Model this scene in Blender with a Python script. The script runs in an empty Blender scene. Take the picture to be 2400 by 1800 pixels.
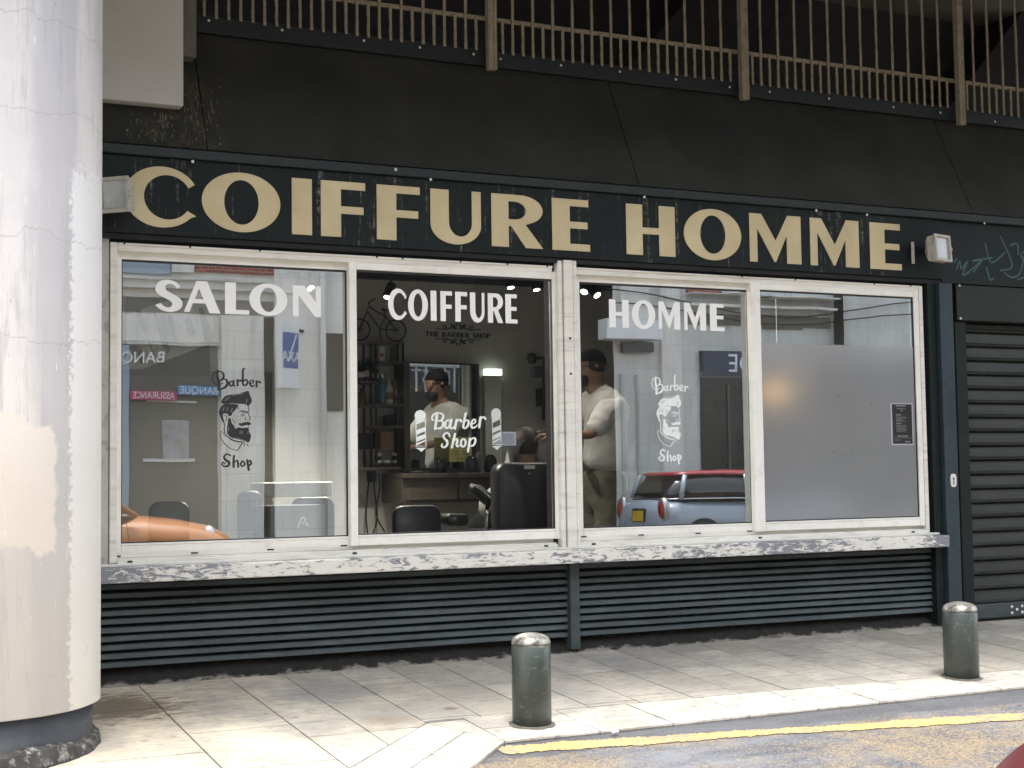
import bpy, bmesh, math, random
import numpy as np
from mathutils import Vector, Matrix
from mathutils.geometry import tessellate_polygon
random.seed(7)
S = bpy.context.scene
COL = S.collection
PI = math.pi
# ------------------------------------------------------------------ camera
FPX, YAW, PITCH, ROLL = 3400.0, math.radians(25.364), math.radians(3.529), math.radians(.804)
def _axes():
    f = np.array([math.sin(YAW)*math.cos(PITCH), math.cos(YAW)*math.cos(PITCH), math.sin(PITCH)])
    r = np.array([math.cos(YAW), -math.sin(YAW), 0.0]); d = np.cross(f, r)
    c, s = math.cos(ROLL), math.sin(ROLL)
    return c*r+s*d, -s*r+c*d, f
AR, AD, AF = _axes()
def ray(px, py): return AR*((px-1200)/FPX) + AD*((py-900)/FPX) + AF
CAM = -ray(1340, 1530)*8.1
def P(px, py, Y):
    r = ray(px, py); return Vector(CAM + r*((Y-CAM[1])/r[1]))
cd = bpy.data.cameras.new('camera'); cam = bpy.data.objects.new('camera', cd); COL.objects.link(cam)
m = Matrix(((AR[0], -AD[0], -AF[0], CAM[0]), (AR[1], -AD[1], -AF[1], CAM[1]), (AR[2], -AD[2], -AF[2], CAM[2]), (0, 0, 0, 1)))
cam.matrix_world = m
cd.sensor_width = 36; cd.lens = 36*FPX/2400; cd.clip_start = .05; cd.clip_end = 500
S.camera = cam
# ------------------------------------------------------------------ world, sun, exposure
SUN_EL, SUN_AZ = math.radians(74), math.radians(195)      # azimuth: 180 = from the street side (-y)
w = bpy.data.worlds.new('World'); S.world = w; w.use_nodes = True
nt = w.node_tree; nt.nodes.clear()
sky = nt.nodes.new('ShaderNodeTexSky'); sky.sky_type = 'NISHITA'; sky.sun_disc = False
sky.sun_elevation = SUN_EL; sky.sun_rotation = SUN_AZ; sky.air_density = 1.0; sky.dust_density = 3.0; sky.ozone_density = 1.0
bg = nt.nodes.new('ShaderNodeBackground'); bg.inputs[1].default_value = .15
hs = nt.nodes.new('ShaderNodeHueSaturation'); hs.inputs['Saturation'].default_value = .35
wo = nt.nodes.new('ShaderNodeOutputWorld')
nt.links.new(sky.outputs[0], hs.inputs['Color']); nt.links.new(hs.outputs[0], bg.inputs[0]); nt.links.new(bg.outputs[0], wo.inputs[0])
ld = bpy.data.lights.new('sun', 'SUN'); ld.energy = 1.5; ld.angle = math.radians(18); ld.color = (1, .96, .9)
sun = bpy.data.objects.new('sun', ld); COL.objects.link(sun)
sd = Vector((math.sin(SUN_AZ)*math.cos(SUN_EL), math.cos(SUN_AZ)*math.cos(SUN_EL), math.sin(SUN_EL)))
sun.rotation_euler = sd.to_track_quat('Z', 'Y').to_euler(); sun.location = (0, -6, 20)
S.view_settings.view_transform = 'Standard'; S.view_settings.look = 'None'; S.view_settings.gamma = 1
S.view_settings.exposure = 2.25
S.cycles.max_bounces = 10; S.cycles.glossy_bounces = 6; S.cycles.transparent_max_bounces = 16; S.cycles.diffuse_bounces = 5
S.cycles.sample_clamp_indirect = 6.0

# ------------------------------------------------------------------ materials
MATS = {}
class NT:
    def __init__(s, name):
        s.m = bpy.data.materials.new(name); s.m.use_nodes = True; s.t = s.m.node_tree; s.t.nodes.clear()
        s.out = s.t.nodes.new('ShaderNodeOutputMaterial')
    def n(s, typ, **kw):
        o = s.t.nodes.new(typ)
        for k, v in kw.items():
            if k.startswith('i_'):
                o.inputs[k[2:].replace('_', ' ')].default_value = v
            else: setattr(o, k, v)
        return o
    def l(s, a, b): s.t.links.new(a, b)
    def coord(s, scale=(1, 1, 1), kind='Object', loc=(0, 0, 0)):
        # world-space position of the surface point (objects here are unrotated unless they are loose things)
        g = s.n('ShaderNodeTexCoord'); mp = s.n('ShaderNodeMapping'); mp.inputs['Scale'].default_value = scale; mp.inputs['Location'].default_value = loc
        s.l(g.outputs[kind], mp.inputs['Vector']); return mp.outputs[0]
    def noise(s, vec, scale, detail=4, rough=.55, dist=0):
        o = s.n('ShaderNodeTexNoise'); o.inputs['Scale'].default_value = scale; o.inputs['Detail'].default_value = detail
        o.inputs['Roughness'].default_value = rough; o.inputs['Distortion'].default_value = dist
        s.l(vec, o.inputs['Vector']); return o.outputs['Fac']
    def ramp(s, f, stops):
        o = s.n('ShaderNodeValToRGB'); e = o.color_ramp.elements
        while len(e) < len(stops): e.new(.5)
        for k, (p, c) in enumerate(stops):
            e[k].position = p; e[k].color = (c, c, c, 1) if isinstance(c, (int, float)) else (*c, 1)
        s.l(f, o.inputs[0]); return o.outputs[0]
    def mix(s, f, a, b):
        o = s.n('ShaderNodeMix', data_type='RGBA')
        for v, idx in ((f, 0), (a, 6), (b, 7)):
            if isinstance(v, (int, float)): o.inputs[idx].default_value = v
            elif isinstance(v, tuple): o.inputs[idx].default_value = (*v, 1)
            else: s.l(v, o.inputs[idx])
        return o.outputs[2]
    def math(s, op, a, b=0.0):
        o = s.n('ShaderNodeMath', operation=op)
        for v, idx in ((a, 0), (b, 1)):
            if isinstance(v, (int, float)): o.inputs[idx].default_value = v
            else: s.l(v, o.inputs[idx])
        return o.outputs[0]
    def sep(s, vec):
        o = s.n('ShaderNodeSeparateXYZ'); s.l(vec, o.inputs[0]); return o.outputs
    def principled(s, col, rough=.6, metal=0, bump=None, bstr=.2, bdist=.01, spec=.5):
        p = s.n('ShaderNodeBsdfPrincipled')
        for v, nme in ((col, 'Base Color'), (rough, 'Roughness'), (metal, 'Metallic')):
            if isinstance(v, tuple): p.inputs[nme].default_value = (*v, 1)
            elif isinstance(v, (int, float)): p.inputs[nme].default_value = v
            else: s.l(v, p.inputs[nme])
        p.inputs['Specular IOR Level'].default_value = spec
        if bump is not None:
            b = s.n('ShaderNodeBump'); b.inputs['Strength'].default_value = bstr; b.inputs['Distance'].default_value = bdist
            s.l(bump, b.inputs['Height']); s.l(b.outputs[0], p.inputs['Normal'])
        s.l(p.outputs[0], s.out.inputs[0]); return p
def mat(name, col, rough=.6, metal=0, var=.25, scale=6, spec=.5, dirt=None, dirt_amt=.5, bump=.08, stretch=(1, 1, 1)):
    """plain paint/stone/cloth with mottling, small bump and optional dirt patches"""
    if name in MATS: return MATS[name]
    k = NT(name); v = k.coord(stretch)
    n1 = k.noise(v, scale, 6, .6); n2 = k.noise(v, scale*9, 3, .6)
    nn = k.math('ADD', k.math('MULTIPLY', n1, .7), k.math('MULTIPLY', n2, .3))
    lo = tuple(c*(1-var) for c in col); hi = tuple(min(1, c*(1+var)) for c in col)
    c = k.mix(k.ramp(nn, [(.3, 0), (.7, 1)]), lo, hi)
    if dirt:
        n3 = k.noise(k.coord(stretch, loc=(3, 5, 1)), scale*1.7, 8, .7)
        c = k.mix(k.math('MULTIPLY', k.ramp(n3, [(.52, 0), (.7, 1)]), dirt_amt), c, dirt)
    r = k.ramp(n1, [(.2, max(.02, rough-.1)), (.8, min(1, rough+.1))])
    k.principled(c, r, metal, nn, bump, .01, spec)
    MATS[name] = k.m; return k.m
def emit(name, col, s):
    if name in MATS: return MATS[name]
    k = NT(name); e = k.n('ShaderNodeEmission'); e.inputs[0].default_value = (*col, 1); e.inputs[1].default_value = s
    k.l(e.outputs[0], k.out.inputs[0]); MATS[name] = k.m; return k.m
def glass_mat(name, refl=3.0, base=.28, tint=(.93, .95, .94), dust=.02):
    k = NT(name)
    fr = k.n('ShaderNodeFresnel'); fr.inputs[0].default_value = 1.5
    geo = k.n('ShaderNodeNewGeometry')
    f = k.math('MINIMUM', k.math('ADD', k.math('MULTIPLY', fr.outputs[0], refl), base), 1.0)
    tr = k.n('ShaderNodeBsdfTransparent'); tr.inputs[0].default_value = (*tint, 1)
    gl = k.n('ShaderNodeBsdfGlossy'); gl.inputs['Roughness'].default_value = 0.0; gl.inputs[0].default_value = (.93, .985, 1, 1)
    wn = k.noise(k.coord((1, 1, 1)), 1.6, 2, .5); b = k.n('ShaderNodeBump'); b.inputs['Strength'].default_value = .02; b.inputs['Distance'].default_value = .02
    k.l(wn, b.inputs['Height']); k.l(b.outputs[0], gl.inputs['Normal'])
    mx = k.n('ShaderNodeMixShader'); k.l(f, mx.inputs[0]); k.l(tr.outputs[0], mx.inputs[1]); k.l(gl.outputs[0], mx.inputs[2])
    df = k.n('ShaderNodeBsdfDiffuse'); df.inputs[0].default_value = (.6, .6, .58, 1)
    dn = k.ramp(k.noise(k.coord((3, 3, .8), loc=(2, 0, 0)), 3, 6, .7), [(.4, 0), (.8, dust)])
    m2 = k.n('ShaderNodeMixShader'); k.l(dn, m2.inputs[0]); k.l(mx.outputs[0], m2.inputs[1]); k.l(df.outputs[0], m2.inputs[2])
    k.l(m2.outputs[0], k.out.inputs[0]); MATS[name] = k.m; return k.m

# ------------------------------------------------------------------ builders
def rootloc(o):
    v = Vector((0, 0, 0))
    while o is not None: v += o.location; o = o.parent
    return v
def link(o, parent=None):
    COL.objects.link(o)
    if parent is not None: o.parent = parent
    return o
def tag(o, label=None, cat=None, group=None, kind=None):
    if label: o['label'] = label
    if cat: o['category'] = cat
    if group: o['group'] = group
    if kind: o['kind'] = kind
    return o
def thing(name, label, cat, loc=(0, 0, 0), group=None, rotz=0):
    o = bpy.data.objects.new(name, None); o.empty_display_size = .1; o.location = loc; o.rotation_euler = (0, 0, rotz)
    COL.objects.link(o); return tag(o, label, cat, group)
class MB:
    def __init__(s): s.v = []; s.f = []; s.sm = []
    def add(s, vs, fs, smooth=False):
        b = len(s.v); s.v += [tuple(v) for v in vs]
        for f in fs: s.f.append(tuple(b+i for i in f)); s.sm.append(smooth)
        return s
    def box(s, x0, x1, y0, y1, z0, z1):
        x0, x1 = sorted((x0, x1)); y0, y1 = sorted((y0, y1)); z0, z1 = sorted((z0, z1))
        return s.add([(x0, y0, z0), (x1, y0, z0), (x1, y1, z0), (x0, y1, z0), (x0, y0, z1), (x1, y0, z1), (x1, y1, z1), (x0, y1, z1)],
                     [(0, 3, 2, 1), (4, 5, 6, 7), (0, 1, 5, 4), (1, 2, 6, 5), (2, 3, 7, 6), (3, 0, 4, 7)])
    def hexa(s, p): return s.add(p, [(0, 3, 2, 1), (4, 5, 6, 7), (0, 1, 5, 4), (1, 2, 6, 5), (2, 3, 7, 6), (3, 0, 4, 7)])
    def tube(s, pts, r, n=8, smooth=True, closed=False):
        pts = [Vector(p) for p in pts]; N = len(pts); rings = []
        rs = r if isinstance(r, (list, tuple)) else [r]*N
        up = Vector((0.13, .21, 1)).normalized()
        for i, p in enumerate(pts):
            a = pts[(i-1) % N] if (closed or i > 0) else p; b = pts[(i+1) % N] if (closed or i < N-1) else p
            d = (b-a).normalized(); u = up if abs(d.dot(up)) < .95 else Vector((1, .1, 0))
            e1 = d.cross(u).normalized(); e2 = d.cross(e1)
            rings.append([p+(e1*math.cos(t)+e2*math.sin(t))*rs[i] for t in (2*PI*k/n for k in range(n))])
        vs = [v for g in rings for v in g]; fs = []
        for i in range(N if closed else N-1):
            j = (i+1) % N
            for k in range(n): fs.append((i*n+k, i*n+(k+1) % n, j*n+(k+1) % n, j*n+k))
        s.add(vs, fs, smooth)
        if not closed:
            b = len(s.v)-len(vs)
            s.f += [tuple(b+k for k in range(n-1, -1, -1)), tuple(b+(N-1)*n+k for k in range(n))]; s.sm += [False, False]
        return s
    def lathe(s, prof, c=(0, 0, 0), n=32, axis='z', smooth=True):
        vs = []; fs = []
        for (r, h) in prof:
            for k in range(n):
                a = 2*PI*k/n; x, y = r*math.cos(a), r*math.sin(a)
                q = (x, y, h) if axis == 'z' else ((x, h, y) if axis == 'y' else (h, x, y))
                vs.append((c[0]+q[0], c[1]+q[1], c[2]+q[2]))
        for i in range(len(prof)-1):
            for k in range(n): fs.append((i*n+k, i*n+(k+1) % n, (i+1)*n+(k+1) % n, (i+1)*n+k))
        s.add(vs, fs, smooth); b = len(s.v)-len(vs)
        if prof[0][0] > 1e-5: s.f.append(tuple(b+k for k in range(n))); s.sm.append(False)
        if prof[-1][0] > 1e-5: s.f.append(tuple(b+(len(prof)-1)*n+k for k in range(n))); s.sm.append(False)
        return s
    def loft(s, rings, smooth=True, cap=True):
        n = len(rings[0]); vs = [v for g in rings for v in g]; fs = []
        for i in range(len(rings)-1):
            for k in range(n): fs.append((i*n+k, i*n+(k+1) % n, (i+1)*n+(k+1) % n, (i+1)*n+k))
        s.add(vs, fs, smooth); b = len(s.v)-len(vs)
        if cap:
            s.f += [tuple(b+k for k in range(n)), tuple(b+(len(rings)-1)*n+k for k in range(n))]; s.sm += [smooth, smooth]
        return s
    def plate(s, outer, holes, y0, y1):
        """flat polygon in the xz plane from y0 (front) to y1 (back)"""
        loops = [[Vector((p[0], p[1], 0)) for p in outer]]+[[Vector((p[0], p[1], 0)) for p in h] for h in holes]
        tris = tessellate_polygon(loops); flat = [p for l in loops for p in l]; n = len(flat)
        vs = [(p.x, y0, p.y) for p in flat]+[(p.x, y1, p.y) for p in flat]
        fs = [tuple(t) for t in tris]+[tuple(n+i for i in reversed(t)) for t in tris]
        b = 0
        for l in loops:
            q = len(l)
            for i in range(q): fs.append((b+i, b+(i+1) % q, n+b+(i+1) % q, n+b+i))
            b += q
        return s.add(vs, fs)
    def build(s, name, m, parent=None, bevel=0, local=False, seg=1, smooth=None, subsurf=0):
        me = bpy.data.meshes.new(name)
        off = Vector((0, 0, 0)) if (parent is None or local) else rootloc(parent)
        me.from_pydata([(v[0]-off.x, v[1]-off.y, v[2]-off.z) for v in s.v], [], s.f)
        bm = bmesh.new(); bm.from_mesh(me); bmesh.ops.recalc_face_normals(bm, faces=bm.faces); bm.to_mesh(me); bm.free()
        me.polygons.foreach_set('use_smooth', s.sm if smooth is None else [smooth]*len(s.f))
        o = bpy.data.objects.new(name, me); link(o, parent)
        if m: me.materials.append(m)
        if bevel:
            b = o.modifiers.new('bevel', 'BEVEL'); b.width = bevel; b.segments = seg; b.limit_method = 'ANGLE'; b.angle_limit = math.radians(40)
        if subsurf:
            b = o.modifiers.new('sub', 'SUBSURF'); b.levels = subsurf; b.render_levels = subsurf
        return o
def text_obj(txt, name, size, loc, rz, m, parent=None, xs=1.0, bold=.0):
    c = bpy.data.curves.new(name, 'FONT'); c.body = txt; c.size = size; c.align_x = 'CENTER'; c.align_y = 'CENTER'; c.extrude = .003; c.offset = bold
    t = bpy.data.objects.new(name, c); COL.objects.link(t)
    me = bpy.data.meshes.new_from_object(t); bpy.data.objects.remove(t); bpy.data.curves.remove(c)
    M = Matrix.Rotation(rz, 4, 'Z') @ Matrix.Rotation(PI/2, 4, 'X') @ Matrix.Diagonal((xs, 1, 1, 1))
    me.transform(M); me.materials.clear(); me.materials.append(m); me.name = name
    o = bpy.data.objects.new(name, me); link(o, parent); o.location = Vector(loc)-(rootloc(parent) if parent else Vector((0, 0, 0)))
    return o
def crom(pts, k=6, closed=False):
    out = []; n = len(pts)
    for i in range(n if closed else n-1):
        p0 = pts[(i-1) % n] if (closed or i > 0) else pts[i]; p1 = pts[i]; p2 = pts[(i+1) % n]
        p3 = pts[(i+2) % n] if (closed or i+2 < n) else p2
        for j in range(k):
            t = j/k
            out.append(tuple(.5*(2*p1[q]+(p2[q]-p0[q])*t+(2*p0[q]-5*p1[q]+4*p2[q]-p3[q])*t*t+(3*p1[q]-p0[q]-3*p2[q]+p3[q])*t**3) for q in range(len(p1))))
    if not closed: out.append(tuple(pts[-1]))
    return out
def ribbon(pts, w, k=6):
    """pts in 2D, w = width or list of widths -> closed outline of a brush stroke"""
    ws = w if isinstance(w, (list, tuple)) else [w]*len(pts)
    c = crom([(p[0], p[1], ww) for p, ww in zip(pts, ws)], k); L = []; Rr = []
    for i, p in enumerate(c):
        a = c[max(0, i-1)]; b = c[min(len(c)-1, i+1)]; dx, dy = b[0]-a[0], b[1]-a[1]; l = math.hypot(dx, dy) or 1e-9
        nx, ny = -dy/l, dx/l; h = p[2]/2
        L.append((p[0]+nx*h, p[1]+ny*h)); Rr.append((p[0]-nx*h, p[1]-ny*h))
    def cap(p, q, d):
        return []
    return L+Rr[::-1]
def strokes(name, sl, tf, y, th, m, parent):
    """a word or drawing made of brush strokes; each lies a hair in front of the one before (no shared planes)"""
    b = MB()
    for i, it in enumerate(sl):
        d_ = i*.00006
        if it[0] == 'poly':
            b.plate([tf(p) for p in it[1]], [[tf(p) for p in h] for h in (it[2] if len(it) > 2 else [])], y-th-d_, y-d_); continue
        o_ = ribbon(it[0], it[1]); n = len(o_)//2; vs = []
        for j in range(n):                       # a strip that leans forward a touch so a stroke may cross itself
            yy = y-th-d_-.00005*j/n
            for p in (o_[j], o_[2*n-1-j]): q_ = tf(p); vs.append((q_[0], yy, q_[1]))
        fs = [(2*j, 2*j+1, 2*j+3, 2*j+2) for j in range(n-1)]
        # round ends
        for j, sgn in ((0, -1), (n-1, 1)):
            l_, r_ = o_[j], o_[2*n-1-j]; c_ = ((l_[0]+r_[0])/2, (l_[1]+r_[1])/2); rx, ry = (l_[0]-r_[0])/2, (l_[1]-r_[1])/2; b0 = len(vs); yy = y-th-d_-.00005*j/n-.00001
            for k_ in range(9):
                a_ = PI*k_/8; px_, py_ = c_[0]+rx*math.cos(a_)+sgn*ry*math.sin(a_), c_[1]+ry*math.cos(a_)-sgn*rx*math.sin(a_); q_ = tf((px_, py_)); vs.append((q_[0], yy, q_[1]))
            fs.append(tuple(range(b0, b0+9)))
        b.add(vs, fs)
    return b.build(name, m, parent)
# ------------------------------------------------------------------ glyphs (unit box, stressed bold roman)
def arc(cx, cy, rx, ry, a0, a1, n=28):
    return [(cx+rx*math.cos(math.radians(a0+(a1-a0)*i/n)), cy+ry*math.sin(math.radians(a0+(a1-a0)*i/n))) for i in range(n+1)]
_s = [(1135, 522), (1070, 560), (1020, 505), (945, 480), (880, 500), (865, 545), (885, 600), (960, 645), (1090, 720), (1150, 785), (1163, 840), (1140, 910), (1060, 970), (930, 995), (800, 965), (725, 910), (687, 880), (780, 835), (830, 885), (910, 915), (965, 895), (985, 850), (960, 800), (880, 755), (760, 690), (705, 630), (697, 560), (730, 480), (800, 425), (910, 405), (1040, 440)]
def _S():
    p = [((x-687)/476, (995-y)/590) for x, y in _s]
    seg = crom(p[1:17], 5)+crom(p[17:]+[p[0]], 5)
    return seg
GL = {
 'I': ([(0, 0), (1, 0), (1, 1), (0, 1)], []),
 'F': ([(0, 0), (.45, 0), (.45, .42), (.96, .42), (.96, .555), (.45, .555), (.45, .86), (1, .86), (1, 1), (0, 1)], []),
 'E': ([(0, 0), (1, 0), (1, .135), (.47, .135), (.47, .435), (.94, .435), (.94, .565), (.47, .565), (.47, .865), (.97, .865), (.97, 1), (0, 1)], []),
 'H': ([(0, 0), (.33, 0), (.33, .42), (.67, .42), (.67, 0), (1, 0), (1, 1), (.67, 1), (.67, .55), (.33, .55), (.33, 1), (0, 1)], []),
 'L': ([(0, 0), (1, 0), (1, .14), (.45, .14), (.45, 1), (0, 1)], []),
 'T': ([(.32, 0), (.68, 0), (.68, .86), (1, .86), (1, 1), (0, 1), (0, .86), (.32, .86)], []),
 'U': ([(0, 1), (0, .36)]+arc(.5, .36, .5, .37, 180, 360)+[(1, 1), (.82, 1), (.82, .40)]+arc(.59, .40, .23, .26, 0, -180, 20)+[(.36, 1)], []),
 'R': ([(0, 0), (.33, 0), (.33, .40), (.38, .40), (.66, 0), (1.0, 0), (.66, .44)]+arc(.55, .72, .45, .28, -55, 90, 18)+[(0, 1)], [[(.33, .53), (.45, .53)]+arc(.45, .70, .22, .17, -90, 90, 14)+[(.33, .87)]]),
 'P': ([(0, 0), (.38, 0), (.38, .42), (.55, .42)]+arc(.55, .71, .45, .29, -90, 90, 18)+[(0, 1)], [[(.38, .55), (.46, .55)]+arc(.46, .71, .2, .16, -90, 90, 14)+[(.38, .87)]]),
 'B': ([(0, 0), (.55, 0)]+arc(.55, .27, .45, .27, -90, 70, 16)+arc(.55, .755, .38, .245, -50, 90, 16)+[(0, 1)], [[(.36, .12), (.48, .12)]+arc(.48, .275, .2, .155, -90, 90, 10)+[(.36, .43)], [(.36, .56), (.46, .56)]+arc(.46, .72, .17, .16, -90, 90, 10)+[(.36, .88)]]),
 'M': ([(0, 0), (0, 1), (.23, 1), (.5, .46), (.74, 1), (1, 1), (1, 0), (.72, 0), (.72, .58), (.5, .02), (.47, .02), (.145, .70), (.145, 0)], []),
 'N': ([(0, 0), (0, 1), (.41, 1), (.81, .48), (.81, 1), (1, 1), (1, 0), (.79, 0), (.2, .70), (.2, 0)], []),
 'A': ([(0, .02), (.34, 1), (.63, 1), (1, 0), (.70, 0), (.59, .30), (.245, .30), (.15, .02)], [[(.41, .77), (.30, .435), (.54, .425)]]),
 'O': (arc(.5, .5, .5, .52, 0, 354, 56), [arc(.5, .5, .22, .39, 0, 354, 44)]),
 'C': (arc(.52, .5, .52, .52, 28, 320, 50)+[(1.0, .205), (.87, .29)]+arc(.60, .5, .33, .38, 325, 28, 40), []),
 'S': (None, []),
}
GL['S'] = (_S(), [])
def letter(ch, x0, x1, z0, z1, y, th, m, parent, name='letter'):
    o, h = GL[ch]; tf = lambda p: (x0+p[0]*(x1-x0), z0+p[1]*(z1-z0))
    return MB().plate([tf(p) for p in o], [[tf(p) for p in q] for q in h], y-th, y).build(name, m, parent)
# ================================================================== GROUND
GP = [(60, .0), (1.2, .0), (.02, .0), (-1.4, -.0952), (-6, -.405), (-8, -.45), (-11, -.45), (-13.3, -.40), (-60, -.40)]
def gz(y):
    for (a, za), (b, zb) in zip(GP, GP[1:]):
        if b <= y <= a: return za+(zb-za)*(a-y)/(a-b)
    return -.4
def gnd(px, py):
    r = ray(px, py); t = (.068*CAM[1]-CAM[2])/(r[2]-.068*r[1]); return Vector(CAM+r*t)
KS = (gnd(2400, 1610).y-gnd(1185, 1738).y)/(gnd(2400, 1610).x-gnd(1185, 1738).x)
def kerb_y(x):                      # street edge of the pavement
    if x < -1.2: return -1.685-(-1.2-x)*1.08
    return -1.685+(x+1.2)*KS
# road: asphalt with worn ochre coating
k = NT('asphalt'); v = k.coord((1, 1, 1))
big = k.noise(v, .9, 6, .65, .6); med = k.noise(k.coord((1, 1.6, 1), loc=(4, 1, 0)), 5, 6, .7); fine = k.noise(v, 95, 3, .7); grit = k.noise(k.coord((.75, 1.2, 1)), 46, 4, .75)
och = k.ramp(k.math('ADD', k.math('MULTIPLY', big, .55), k.math('ADD', k.math('MULTIPLY', med, .30), k.math('MULTIPLY', grit, .42))), [(.575, 0), (.67, 1)])
base = k.mix(k.ramp(fine, [(.4, 0), (.6, 1)]), (.028, .030, .037), (.105, .11, .125))
base = k.mix(k.ramp(k.noise(k.coord((.35, 1, 1), loc=(1, 7, 0)), 3, 6, .7), [(.45, 0), (.65, .6)]), base, (.17, .18, .2))
ochc = k.mix(k.ramp(fine, [(.4, 0), (.6, 1)]), (.10, .078, .05), (.27, .205, .125))
cx = k.sep(v)
strip = k.ramp(k.math('ADD', cx[1], k.math('MULTIPLY', med, .35)), [(.0, 1), (.999, 1)])
kd = k.math('ADD', k.math('ADD', cx[1], k.math('MULTIPLY', cx[0], -KS)), k.math('MULTIPLY', k.math('SUBTRACT', med, .5), .35))
new = k.ramp(k.math('ADD', kd, 2.5), [(.60, 0), (.64, 1)])      # fresh asphalt strip along the kerb
nw = k.ramp(k.noise(k.coord((1, 1, 1), loc=(1.3, 0, 0)), .8, 2, .5), [(.35, 0), (.45, 1)])
col = k.mix(k.math('MULTIPLY', och, k.math('SUBTRACT', .85, k.math('MULTIPLY', new, .75))), base, ochc)
col = k.mix(k.math('MULTIPLY', new, .55), col, (.05, .052, .057))
crk = k.n('ShaderNodeTexVoronoi', feature='DISTANCE_TO_EDGE'); crk.inputs['Scale'].default_value = .75; crk.inputs['Randomness'].default_value = 1
wv = k.n('ShaderNodeVectorMath', operation='ADD'); k.l(v, wv.inputs[0])
nz = k.n('ShaderNodeTexNoise'); nz.inputs['Scale'].default_value = 3; k.l(v, nz.inputs['Vector']); k.l(nz.outputs['Color'], wv.inputs[1]); k.l(wv.outputs[0], crk.inputs['Vector'])
cm = k.ramp(crk.outputs['Distance'], [(.0, 1), (.012, 0)])
col = k.mix(k.math('MULTIPLY', cm, .35), col, (.03, .03, .033))
k.principled(col, .85, 0, k.math('ADD', fine, k.math('MULTIPLY', grit, .8)), .7, .012)
M_ASPH = k.m
def strip_mesh(xs, ya, yb, dz, ny=1):
    b = MB(); vs = []; fs = []
    cols = []
    for x in xs:
        y0, y1 = ya(x), yb(x); ys = sorted(set([y0, y1]+[g for g, _ in GP if min(y0, y1) < g < max(y0, y1)]))
        cols.append((x, y0, y1))
    for x, y0, y1 in cols:
        for j in range(ny+1):
            y = y0+(y1-y0)*j/ny; vs.append((x, y, gz(y)+dz))
    for i in range(len(cols)-1):
        for j in range(ny): fs.append((i*(ny+1)+j, (i+1)*(ny+1)+j, (i+1)*(ny+1)+j+1, i*(ny+1)+j+1))
    return b.add(vs, fs)
b = MB(); ys = sorted([y for y, _ in GP]+[-2, -3, -4, -5]); xs = [-60, -12, 0, 12, 60]
vs = [(x, y, gz(y)-.012) for y in ys for x in xs]
b.add(vs, [(j*5+i, j*5+i+1, (j+1)*5+i+1, (j+1)*5+i) for j in range(len(ys)-1) for i in range(4)])
tag(b.build('road', M_ASPH), kind='structure')
# pavement of stone slabs: real joints over a dark bed
k = NT('stone_slab'); v = k.coord((1, 1, 1))
at = k.n('ShaderNodeAttribute', attribute_name='tone')
n1 = k.noise(v, 2.2, 6, .65); n2 = k.noise(k.coord((1, 3, 1)), 14, 5, .7); n3 = k.noise(v, 120, 2, .5)
c = k.mix(at.outputs['Fac'], (.315, .29, .24), (.60, .56, .485))
wm = k.ramp(k.math('ADD', k.math('MULTIPLY', k.sep(v)[0], -.25), k.math('MULTIPLY', n1, .5)), [(.45, 0), (.85, 1)])
c = k.mix(wm, c, k.mix(.75, c, (.50, .43, .31)))
c = k.mix(k.ramp(n1, [(.36, 0), (.62, .8)]), c, (.225, .218, .20))
c = k.mix(k.ramp(n2, [(.48, 0), (.70, .6)]), c, (.13, .125, .115))
st = k.noise(k.coord((.5, 2.2, 1), loc=(9, 2, 0)), 3.2, 8, .7)
c = k.mix(k.ramp(st, [(.58, 0), (.70, .55)]), c, (.11, .092, .075))
sp = k.noise(k.coord((1, 1, 1), loc=(2, 2, 2)), 26, 2, .5)
c = k.mix(k.ramp(sp, [(.70, 0), (.76, .7)]), c, (.12, .10, .085))
gum = k.n('ShaderNodeTexVoronoi'); gum.inputs['Scale'].default_value = 7.0; k.l(v, gum.inputs['Vector'])
gsel = k.ramp(k.noise(k.coord((1, 1, 1), loc=(4, 4, 0)), 3.1, 2, .5), [(.52, 0), (.56, 1)])
c = k.mix(k.math('MULTIPLY', k.ramp(gum.outputs['Distance'], [(.10, .55), (.14, 0)]), gsel), c, (.12, .11, .10))
def blot(px_, py_, r_, colr, amt):
    g0 = gnd(px_, py_); vd = k.n('ShaderNodeVectorMath', operation='DISTANCE'); k.l(k.coord((1, 1, 1)), vd.inputs[0]); vd.inputs[1].default_value = (g0.x, g0.y, g0.z)
    f_ = k.ramp(k.math('ADD', k.math('MULTIPLY', vd.outputs['Value'], 1/r_), k.math('MULTIPLY', k.math('SUBTRACT', k.noise(k.coord((1, 2.5, 1)), 11, 8, .75), .5), 3.2)), [(.6, amt), (1.0, 0)])
    return k.mix(f_, c, colr)
c = blot(275, 1660, .34, (.11, .085, .055), .85); c = blot(905, 1690, .12, (.2, .14, .09), .4); c = blot(1440, 1700, .14, (.22, .17, .12), .4); c = blot(1055, 1662, .04, (.13, .08, .06), .8); c = blot(1700, 1480, .3, (.2, .195, .19), .5); c = blot(1480, 1560, .3, (.17, .17, .17), .55); c = blot(760, 1620, .3, (.18, .18, .185), .5)
rgh = k.ramp(n1, [(.3, .55), (.7, .8)])
k.principled(c, rgh, 0, k.math('ADD', n2, k.math('MULTIPLY', n3, .5)), .25, .006, .35)
M_SLAB = k.m
M_BED = mat('joint_bed', (.085, .078, .066), .9, var=.5, scale=20)
tag(strip_mesh([-30, -6, -3.5, -2.4, -1.9, -1.5, -1.2, 0, 2, 4, 30], lambda x: .05, lambda x: kerb_y(max(x, -2.6)), -.006, 4).build('pavement_bed', M_BED), kind='structure')
sv, sf, tone = [], [], []
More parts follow.
